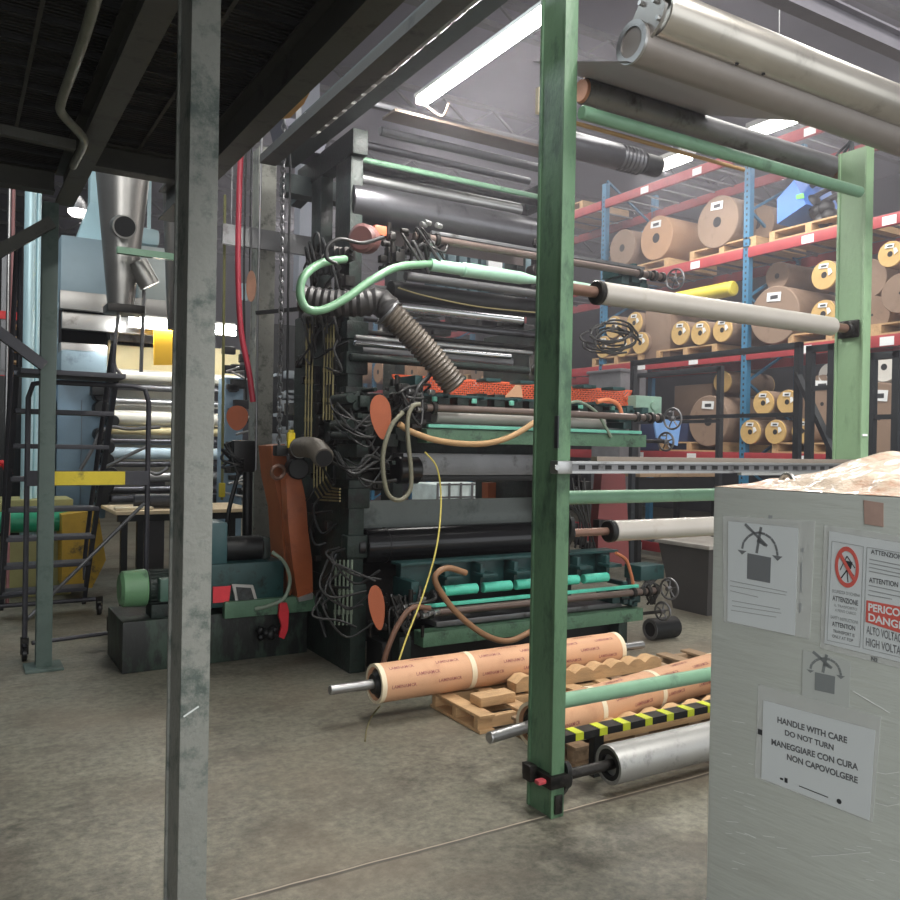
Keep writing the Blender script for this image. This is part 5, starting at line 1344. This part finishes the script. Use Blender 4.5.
# ------------------------------------------------------------------ rolling ladder at the left
lx0, lx1 = .40, 1.08
lad = thing('rolling_ladder', 'dark grey rolling warehouse ladder with a yellow band', 'ladder', ((lx0+lx1)/2, 7.4, 0))
ys, ye = 8.35, 6.75; n = 8
stp = []
for k in range(n):
    z = .25+k*.262; y = ys+(ye-ys)*k/(n-1); dpt = .18 if k < n-1 else .42
    s = MB().box((lx0, y-dpt+.05, z-.035), (lx1, y+.10, z), .004).build('step', M_lad, lad, label='grated step')
for x in (lx0, lx1):
    MB().bar((x, ys+.05, .08), (x, ye+.05, 2.08), .035, .05).build('stringer', M_lad, lad)
    top = 3.0 if x == lx0 else 2.35
    MB().tube([(x, ys-.05, .3), (x, ys-.1, .8), (x, ye+.35, top-.15), (x, ye+.2, top), (x, ye-.1, top), (x, ye-.2, top-.1), (x, ye-.22, 2.1)] if x == lx0 else [(x, ys+.0, .3), (x, ys-.1, .7), (x, ye+.3, 2.25), (x, ye+.2, 2.2), (x, ye+.15, 2.08)], .019, 10, sub=5).build('handrail', M_lad, lad)
# rear support frame with cross braces
fx0, fx1, fy = .47, 1.30, 6.68
fz = at(90, 384, Y=fy).z
MB().tube([(fx0, fy, .1), (fx0, fy, fz-.12), (fx0+.03, fy, fz-.02), (fx0+.12, fy, fz), (fx1-.12, fy, fz), (fx1-.03, fy, fz-.02), (fx1, fy, fz-.12), (fx1, fy, .4)], .019, 10, smooth=False).build('support_frame', M_lad, lad)
zb2 = at(100, 478, Y=fy).z
bd = MB().box((fx0, fy-.03, zb2-.055), (fx1, fy-.012, zb2+.055)).build('band', M_lad, lad)
MB().box((fx0+.08, fy-.036, zb2-.05), (fx1-.17, fy-.03, zb2+.05)).build('yellow_tape', M_yellow, bd)
MB().tube([(fx1-.02, fy, 1.12), (fx0-.0, fy+.02, .28)], .014, 8, smooth=False).build('brace', M_dsteel, lad)
MB().tube([(fx0, fy, .98-.5), (fx0-.3, 7.6, .3)], .014, 8, smooth=False).build('brace', M_lad, lad)
MB().tube([(fx0+.05, 6.7, .12), (fx1+.4, 7.0, .1)], .016, 8, smooth=False).build('base_bar', M_lad, lad)
MB().tube([(lx0-.15, 8.3, .12), (lx1+.15, 8.3, .12)], .02, 8, smooth=False).build('base_bar', M_lad, lad)
for x, y in ((fx0, fy), (lx0-.05, 8.15), (lx1+.1, 8.15), (lx1+.05, 7.2)):
    b = MB(); b.cyl((x-.018, y, .055), (x+.018, y, .055), .055, 20, bev=.006); cs = b.build('caster', M_blackrub, lad)
    b = MB(); b.box((x-.026, y-.02, .05), (x-.02, y+.02, .16)); b.box((x+.02, y-.02, .05), (x+.026, y+.02, .16)); b.box((x-.026, y-.03, .13), (x+.026, y+.03, .17)); b.build('caster_fork', M_grease, cs)

# ------------------------------------------------------------------ blue-grey machine and workplace far left
YB = 10.2
t = thing('coating_machine', 'large blue grey machine behind the ladder with lit rollers', 'machine', (1.5, YB, 0))
def pan(u0, v0, u1, v1, Y, dY, m, name, bev=.02):
    a, b_ = at(u0, v1, Y=Y), at(u1, v0, Y=Y)
    return MB().box((a.x, Y, a.z), (b_.x, Y+dY, b_.z), bev).build(name, m, t)
M_bg2 = mat('pale_blue_panel', (164, 186, 190), .4, .1, .05, 3)
pan(60, 250, 178, 300, YB, .8, M_bluegrey, 'upper_hood')
pan(36, 262, 60, 520, YB+.2, .8, M_bluegrey, 'side_cabinet')
pan(60, 345, 108, 368, YB, .6, M_galv, 'panel_lip')
pan(60, 352, 108, 378, YB-.1, .8, M_bluegrey, 'cabinet_top', .05)
pan(55, 378, 108, 520, YB+.1, .8, mat('steel_blue_panel', (116, 140, 158), .4, .1, .08, 3), 'cabinet_body', .03)
pan(32, 396, 56, 520, YB+.05, .8, mat('steel_blue_panel', (116, 140, 158)), 'cabinet_body', .03)
pan(80, 400, 82, 515, YB+.08, .1, M_dsteel, 'door_edge', .002)
pan(60, 302, 180, 308, YB-.3, .1, M_galv, 'lamp_beam', .005)
pan(62, 322, 180, 328, YB-.2, .1, M_galv, 'cross_rail', .005)
pan(110, 330, 178, 345, YB+.3, .3, M_dsteel, 'dark_panel', .005)
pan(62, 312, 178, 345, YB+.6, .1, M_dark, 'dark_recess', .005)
pan(138, 250, 178, 300, YB-.1, .3, mat('pale_grey_panel', (168, 176, 174), .4, 0, .05), 'side_hood', .02)
pan(108, 350, 240, 368, YB+.3, .1, mat('cream_web', (222, 206, 158), .5, 0, .05), 'cream_web', .005)
pan(112, 352, 182, 500, YB+.9, .1, mat('white_panel', (206, 204, 194), .5, 0, .06, 4), 'rear_panel', .005)
def mrol(v, r, m, Y=YB+.2, u0=110, u1=240, name='lit_roller'):
    a, b_ = at(u0, v, Y=Y), at(u1, v, Y=Y); return MB().cyl((a.x, Y, a.z), (b_.x, Y, a.z), r, 24, bev=.004).build(name, m, t)
M_lw = mat('bright_white_roll', (226, 222, 208), .35, .1, .04)
for v, r, m in ((374, .07, M_lw), (386, .04, M_dsteel), (401, .05, M_steel), (417, .085, M_lw), (430, .05, mat('cream_web')), (441, .04, M_dkst), (453, .07, mat('pale_blue_roll', (196, 216, 226), .35)), (464, .035, M_dkst), (477, .06, M_steel), (490, .05, M_dkst)): mrol(v, r, m)
b = MB()
for k in range(9): c = at(104+rnd.uniform(-4, 10), 395+k*13, Y=YB-.1); b.cyl(c, c+Vector((0, .3, 0)), rnd.uniform(.04, .10), 16, bev=.01)
b.each('roller_bearing', M_black, t)
pan(92, 385, 106, 395, YB-.3, .2, M_black, 'control_box', .01)
b = MB()
for p_ in (((80, 470), (92, 450), (100, 433), (112, 427), (130, 429), (160, 427)), ((90, 475), (112, 464), (135, 452), (148, 446)), ((150, 472), (158, 474), (168, 468))): b.tube([at(u, v, Y=YB-.4) for u, v in p_], .02, 8)
b.each('conduit', M_dsteel, t)
pan(112, 494, 245, 503, YB-.2, .3, M_dkst, 'lower_rail', .01)
a, b_ = at(60, 520, Y=YB), at(236, 520, Y=YB)
for x in (a.x, (a.x+b_.x)/2, b_.x-.2): MB().box((x, YB+.3, 0), (x+.2, YB+.6, 1.2)).build('foot', M_dkst, t)
# fluorescent strips on it
t2 = thing('fluorescent_lamp', 'bright fluorescent strip on the blue grey machine left of the near post', 'light', at(155, 316, Y=YB-.45))
a, b_ = at(129, 318, Y=YB-.45), at(236, 320, Y=YB-.45)
for dz in (0, -.075):
    MB().box((a.x, YB-.47, a.z+dz-.022), (b_.x, YB-.43, a.z+dz+.022), .008).build('tube', M_led, t2)
MB().box((a.x, YB-.43, a.z-.1), (b_.x, YB-.38, a.z+.05)).build('reflector', M_alu, t2)
area('strip_lamp', ((a.x+b_.x)/2, YB-.5, a.z-.05), (1.4, .1), 30, (.95, .98, 1), rot=(R(60), 0, 0))
pa = [(154, 329), (178, 329), (178, 365), (154, 365)]
T(MB().prism([at(u, v, Y=YB-.5) for u, v in pa], (0, .03, 0)), 'amber_board', mat('amber_yellow', (246, 190, 40), .5, 0, .05, emit=0), 'amber yellow panel hanging below the fluorescent strip', 'panel')
# round high bay lamps
for u, v, s, rr_ in ((78, 212, 'round high bay lamp left of the sheet metal flare', .13), (231, 241, 'small bright lamp right of the near post', .10)):
    c = at(u, v, Y=12.5 if u < 100 else 14)
    t = thing('bay_lamp', s, 'light', c)
    MB().ball(c, rr_, (1, 1, .55), 20).build('lens', M_led, t)
    MB().lathe(c+Vector((0, 0, .02)), (0, 0, 1), [(0, rr_*1.05), (.1, rr_*.9), (.2, rr_*.3)], 24).build('housing', M_dsteel, t)
    MB().cyl(c+Vector((0, 0, .2)), (c.x, c.y, 7.5), .01, 6).build('hanging_wire', M_dsteel, t)

# ------------------------------------------------------------------ galvanised ducts behind the mezzanine edge
def cone(t, u, v0, v1, r0, r1, Y, m, name='cone'):
    a, b_ = at(u, v0, Y=Y), at(u, v1, Y=Y); return MB().lathe((a.x, Y, b_.z), (0, 0, 1), [(0, r1), (.03, r1), (a.z-b_.z, r0)], 36).build(name, m, t)
t = thing('cyclone_duct', 'grey sheet metal cone duct with a round side port behind the ladder', 'duct', at(122, 305, Y=8.6))
cone(t, 123, 170, 306, .25, .125, 8.6, M_galv); q = at(123, 170, Y=8.6); MB().cyl(q-Vector((0, 0, .02)), (q.x, 8.6, 7.5), .25, 24).build('riser', M_galv, t)
c = at(123, 227, Y=8.35); MB().lathe(c+Vector((0, -.10, -.02)), (.0, 1, .25), [(0, .095), (0, .108), (.02, .105), (.26, .105)], 28).build('side_port', M_galv, t)
MB().cyl(c+Vector((0, -.108, -.02)), c+Vector((0, -.102, -.0185)), .094, 24).build('port_opening', M_dark, t)
MB().tube([at(137, 262, Y=8.5), at(144, 275, Y=8.5), at(150, 286, Y=8.5)], .10, 20, smooth=False).build('branch', M_galv, t)
c = at(124, 306, Y=8.6); MB().box((c.x-.17, 8.45, c.z-.08), (c.x+.17, 8.75, c.z), .01).build('outlet_flange', M_grease, t)
MB().tube([at(119, 310, Y=8.6), at(114, 360, Y=8.6), at(121, 375, Y=8.6)], .018, 8).build('support_rod', M_dsteel, t)
MB().tube([at(144, 290, Y=8.6), at(141, 372, Y=8.6)], .018, 8).build('support_rod', M_dsteel, t)
t = thing('cyclone_duct', 'second grey cone duct mostly hidden by the near post', 'duct', at(176, 290, Y=8.6))
cone(t, 180, 176, 330, .17, .10, 8.6, M_galv); q = at(180, 176, Y=8.6); MB().cyl(q-Vector((0, 0, .02)), (q.x, 8.6, 7.5), .17, 24).build('riser', M_galv, t)
T(MB().box(at(117, 250, Y=8.2)-Vector((0, .03, .03)), at(117, 250, Y=8.2)+Vector((.85, .03, .03))), 'green_rail', M_pipe, 'pale green bar crossing in front of the cone duct', 'bar')
t = thing('sheet_metal_flare', 'bright blue white sheet metal flare left of the cone duct', 'duct', at(90, 248, Y=11.0))
M_flare = mat('pale_blue_sheet_metal', (190, 222, 230), .35, .2, .05, 3)
c0, c1 = at(96, 205, Y=11), at(90, 248, Y=11); b = MB()
vs = [b.bm.verts.new(p) for p in ((c1.x-.19, 10.8, c1.z), (c1.x+.2, 10.8, c1.z), (c1.x+.2, 11.2, c1.z), (c1.x-.19, 11.2, c1.z), (c0.x-.08, 10.9, c0.z), (c0.x+.12, 10.9, c0.z), (c0.x+.12, 11.1, c0.z), (c0.x-.08, 11.1, c0.z))]
for f in ((3,2,1,0),(4,5,6,7),(0,1,5,4),(1,2,6,5),(2,3,7,6),(3,0,4,7)): b.bm.faces.new([vs[i] for i in f])
b.build('flare', M_flare, t)
MB().box((c0.x-.08, 10.9, c0.z), (c0.x+.12, 11.1, 6.5)).build('riser', M_flare, t)
MB().box((c1.x-.21, 10.78, c1.z-.04), (c1.x+.22, 11.22, c1.z)).build('flange', M_dsteel, t)
c = at(149, 238, Y=11.0); T(MB().box((c.x-.14, 10.9, c.z-.11), (c.x+.12, 11.3, c.z+.11), .07).box((c.x, 11.1, c.z+.1), (c.x+.04, 11.14, 7.5)), 'vent_hood', M_bg2, 'pale green vent hood right of the cone duct', 'hood')
t = thing('white_pipe', 'pale blue vertical pipe at the far left behind the thin post', 'pipe', at(26, 400, Y=9.5))
a, c = at(26, 500, Y=9.5), at(26, 150, Y=9.5); MB().cyl((a.x, 9.5, 0), (a.x, 9.5, 5.5), .055, 24).build('pipe', M_flare, t)
MB().cyl((a.x+.08, 9.55, 0), (a.x+.08, 9.55, 5.5), .025, 16).build('pipe', M_flare, t)
for i, (u, m, s) in enumerate(((8, M_steel, 'thin grey vertical conduit at the left edge'), (12, mat('pinkish_pipe', (150, 104, 104), .5), 'thin reddish vertical conduit at the left edge'))):
    a = at(u, 300, Y=9.0); T(MB().cyl((a.x, 9.0, 0), (a.x, 9.0, 5.5), .016, 12), 'conduit', m, s, 'pipe')
# table with things behind the ladder
t = thing('work_table', 'wood-topped table on black legs behind the ladder and near post', 'table', (2.0, 8.6, 0))
zt = at(150, 510, Y=8.4).z; xa, xb_ = at(114, 510, Y=8.4).x, at(252, 510, Y=8.4).x
MB().box((xa, 8.3, zt-.035), (xb_, 9.2, zt), .004).build('table_top', mat('light_wood_top', (206, 184, 150), .6, 0, .08, 3), t)
b = MB().box((xa+.02, 8.32, zt-.10), (xb_-.02, 8.36, zt-.035)).build('apron', M_black, t)
for u in (124, 140, 232): x = at(u, 540, Y=8.35).x; MB().box((x-.03, 8.34, 0), (x+.03, 8.4, zt-.04)).build('leg', M_black, t)
c = at(160, 507, Y=8.6); T(MB().cyl((c.x-.25, 8.62, zt+.075), (c.x+.2, 8.55, zt+.075), .07, 24, bev=.01), 'dark_roll', mat('charcoal_film', (62, 62, 66), .4), 'dark film roll lying on the wooden table', 'roll')
T(MB().box((c.x-.45, 8.4, zt+.002), (c.x-.1, 8.5, zt+.03), .01), 'paper_stack', M_cream, 'curled pale paper on the wooden table', 'paper')
# green wrapped rolls, yellow drum
for k, s in enumerate(('lower green wrapped bundle on the floor pallet behind the ladder', )):
    a, c = at(-15, 523, Y=9.3), at(70, 523, Y=9.3)
    T(MB().cyl((a.x, 9.3, a.z), (c.x, 9.3, a.z), .105, 24, bev=.02), 'green_bundle', mat('green_film', (34, 134, 98), .35, 0, .2, 7), s, 'bundle')
a, c = at(-15, 506, Y=9.4), at(72, 506, Y=9.4)
T(MB().box((a.x, 9.3, a.z-.07), (c.x, 9.9, a.z+.06), .01), 'stone_slab', mat('olive_board', (150, 146, 96), .6, 0, .12), 'olive boards lying above the green bundle', 'board')
T(MB().box((a.x, 9.36, 0), (c.x, 9.9, a.z-.36), .01), 'low_stand', mat('olive_board', (150, 146, 96)), 'low olive stand under the green bundle', 'stand')
c = at(85, 540, Y=9.0); T(MB().prism([at(62, 515, Y=9), at(98, 510, Y=9), at(106, 560, Y=9), at(92, 588, Y=9), at(62, 586, Y=9)], (0, .5, 0)), 'yellow_housing', mat('ochre_yellow', (176, 140, 40), .5, 0, .2, 5, (70, 60, 40), .4, 5), 'ochre yellow machine housing on the floor behind the ladder', 'machine housing')
c = at(6, 468, Y=9.0); b = MB(); b.tube([at(-8, 470, Y=9), at(2, 463, Y=9), at(10, 475, Y=9)], .03, 8); T(b, 'hose', mat('bright_red_hose', (206, 40, 46), .4), 'short bright red hose at the far left edge', 'hose')
c = at(10, 440, Y=11); T(MB().box((c.x-.4, 11, 0), (c.x+.25, 11.5, c.z+.75), .02), 'dark_cabinet', M_black, 'black cabinet at the far left edge behind the ladder', 'cabinet')
# clutter of machine modules between near post and grey post
t = thing('control_rack', 'grey control cabinet between the near post and the grey post', 'cabinet', at(236, 430, Y=9.6))
a, c = at(223, 505, Y=9.6), at(244, 378, Y=9.6); MB().box((a.x, 9.6, .0), (c.x, 9.9, c.z), .02).build('cabinet_body', mat('steel_blue_panel', (116, 140, 158)), t)
b = MB()
for k in range(22):
    q = at(rnd.uniform(224, 250), rnd.uniform(350, 500), Y=9.5); s = rnd.uniform(.03, .09); b.box(q-Vector((s, .03, s*.6)), q+Vector((s, .05, s*.6)), .008)
b.each('module', M_black, t)
b = MB()
for k in range(14):
    q = at(rnd.uniform(224, 250), rnd.uniform(350, 500), Y=9.4); b.cyl(q, q+Vector((rnd.uniform(.1, .3), 0, rnd.uniform(-.1, .1))), .014, 8)
b.each('rod', M_steel, t)
# machine modules seen between grey post and press frame
t = thing('far_machine', 'distant pale machine modules seen between the hoist chain and press frame', 'machine', at(295, 400, Y=10))
b = MB()
for k in range(26):
    q = at(rnd.uniform(276, 330), rnd.uniform(330, 480), Y=10); s = rnd.uniform(.04, .14); b.box(q-Vector((s, .03, s*.5)), q+Vector((s, .1, s*.5)), .008)
b.each('module', mat('module_grey', (120, 126, 130), .5, 0, .3, 6), t)
b = MB(); a, c = at(262, 500, Y=10.2), at(340, 330, Y=10.2); b.box((a.x, 10.2, .0), (c.x, 10.5, c.z)); b.build('dark_body', M_black, t)
a, c = at(302, 290, Y=9.8), at(315, 180, Y=9.8); T(MB().box((at(300, 200, Y=9.8).x, 9.8, a.z), (at(318, 200, Y=9.8).x, 10, 7.5), .01), 'grey_duct', mat('pale_lilac_panel', (150, 154, 166), .5, 0, .05), 'pale lilac grey duct between the grey post and press top', 'duct')
# teal modules of the next press seen through the rollers
t = thing('rear_press', 'teal and grey machinery behind the press seen between the upper rollers', 'machine', at(480, 262, Y=8.2))
b = MB()
for k in range(9): u = 437+k*11; a, c = at(u, 275, Y=8.2), at(u+9, 246+rnd.uniform(-2, 4), Y=8.2); b.box((a.x, 8.2, a.z-.2), (c.x, 8.5, c.z+.05), .02)
b.each('teal_module', mat('muted_teal_panel', (70, 100, 108), .45, 0, .15, 5), t)
c = at(494, 262, Y=8.15); MB().box((c.x-.10, 8.12, c.z-.12), (c.x+.10, 8.16, c.z+.02)).build('white_plate', M_paper, t)
MB().box((c.x-.08, 8.11, c.z+.02), (c.x+.12, 8.16, c.z+.11)).build('yellow_plate', M_yellow, t)
b = MB()
for k in range(24): q = at(rnd.uniform(385, 530), rnd.uniform(318, 332), Y=7.5); s = rnd.uniform(.03, .07); b.box(q-Vector((s*1.6, .03, s)), q+Vector((s*1.6, .1, s)), .01)
b.each('module', M_grease, t)
for x in (4.2, 6.2): MB().box((x, 8.2, 0), (x+.12, 8.5, 4.0)).build('upright', M_dkgreen, t)
MB().box((3.0, 8.1, 1.9), (6.3, 8.4, 2.02)).build('tie_bar', M_black, t)
# ------------------------------------------------------------------ added thin haze volume standing in for lens glare
hm = bpy.data.materials.new('glare_haze'); hm.use_nodes = True
nt = hm.node_tree; nt.nodes.remove(nt.nodes['Principled BSDF'])
vs_ = nt.nodes.new('ShaderNodeVolumeScatter'); vs_.inputs['Density'].default_value = .019; vs_.inputs['Anisotropy'].default_value = .25
vs_.inputs['Color'].default_value = (.92, .89, 1, 1)
tcn = nt.nodes.new('ShaderNodeNewGeometry'); sp_ = nt.nodes.new('ShaderNodeSeparateXYZ'); mr_ = nt.nodes.new('ShaderNodeMapRange')
nt.links.new(tcn.outputs['Position'], sp_.inputs[0]); nt.links.new(sp_.outputs[2], mr_.inputs['Value'])
mr_.inputs['From Min'].default_value = 1.0; mr_.inputs['From Max'].default_value = 4.6; mr_.inputs['To Min'].default_value = .003; mr_.inputs['To Max'].default_value = .021
mx_ = nt.nodes.new('ShaderNodeMapRange'); nt.links.new(sp_.outputs[0], mx_.inputs['Value'])
mx_.inputs['From Min'].default_value = .5; mx_.inputs['From Max'].default_value = 3.5; mx_.inputs['To Min'].default_value = .15; mx_.inputs['To Max'].default_value = 1
mm_ = nt.nodes.new('ShaderNodeMath'); mm_.operation = 'MULTIPLY'; nt.links.new(mr_.outputs[0], mm_.inputs[0]); nt.links.new(mx_.outputs[0], mm_.inputs[1])
nt.links.new(mm_.outputs[0], vs_.inputs['Density'])
nt.links.new(vs_.outputs[0], nt.nodes['Material Output'].inputs['Volume'])
hz = MB().box((-6, .5, .01), (16.9, 25.9, 7.49)); ho = hz.build('glare_haze', hm, None, kind='stuff')
ho['label'] = 'added thin haze standing in for glare around the tube light'; ho['category'] = 'haze'
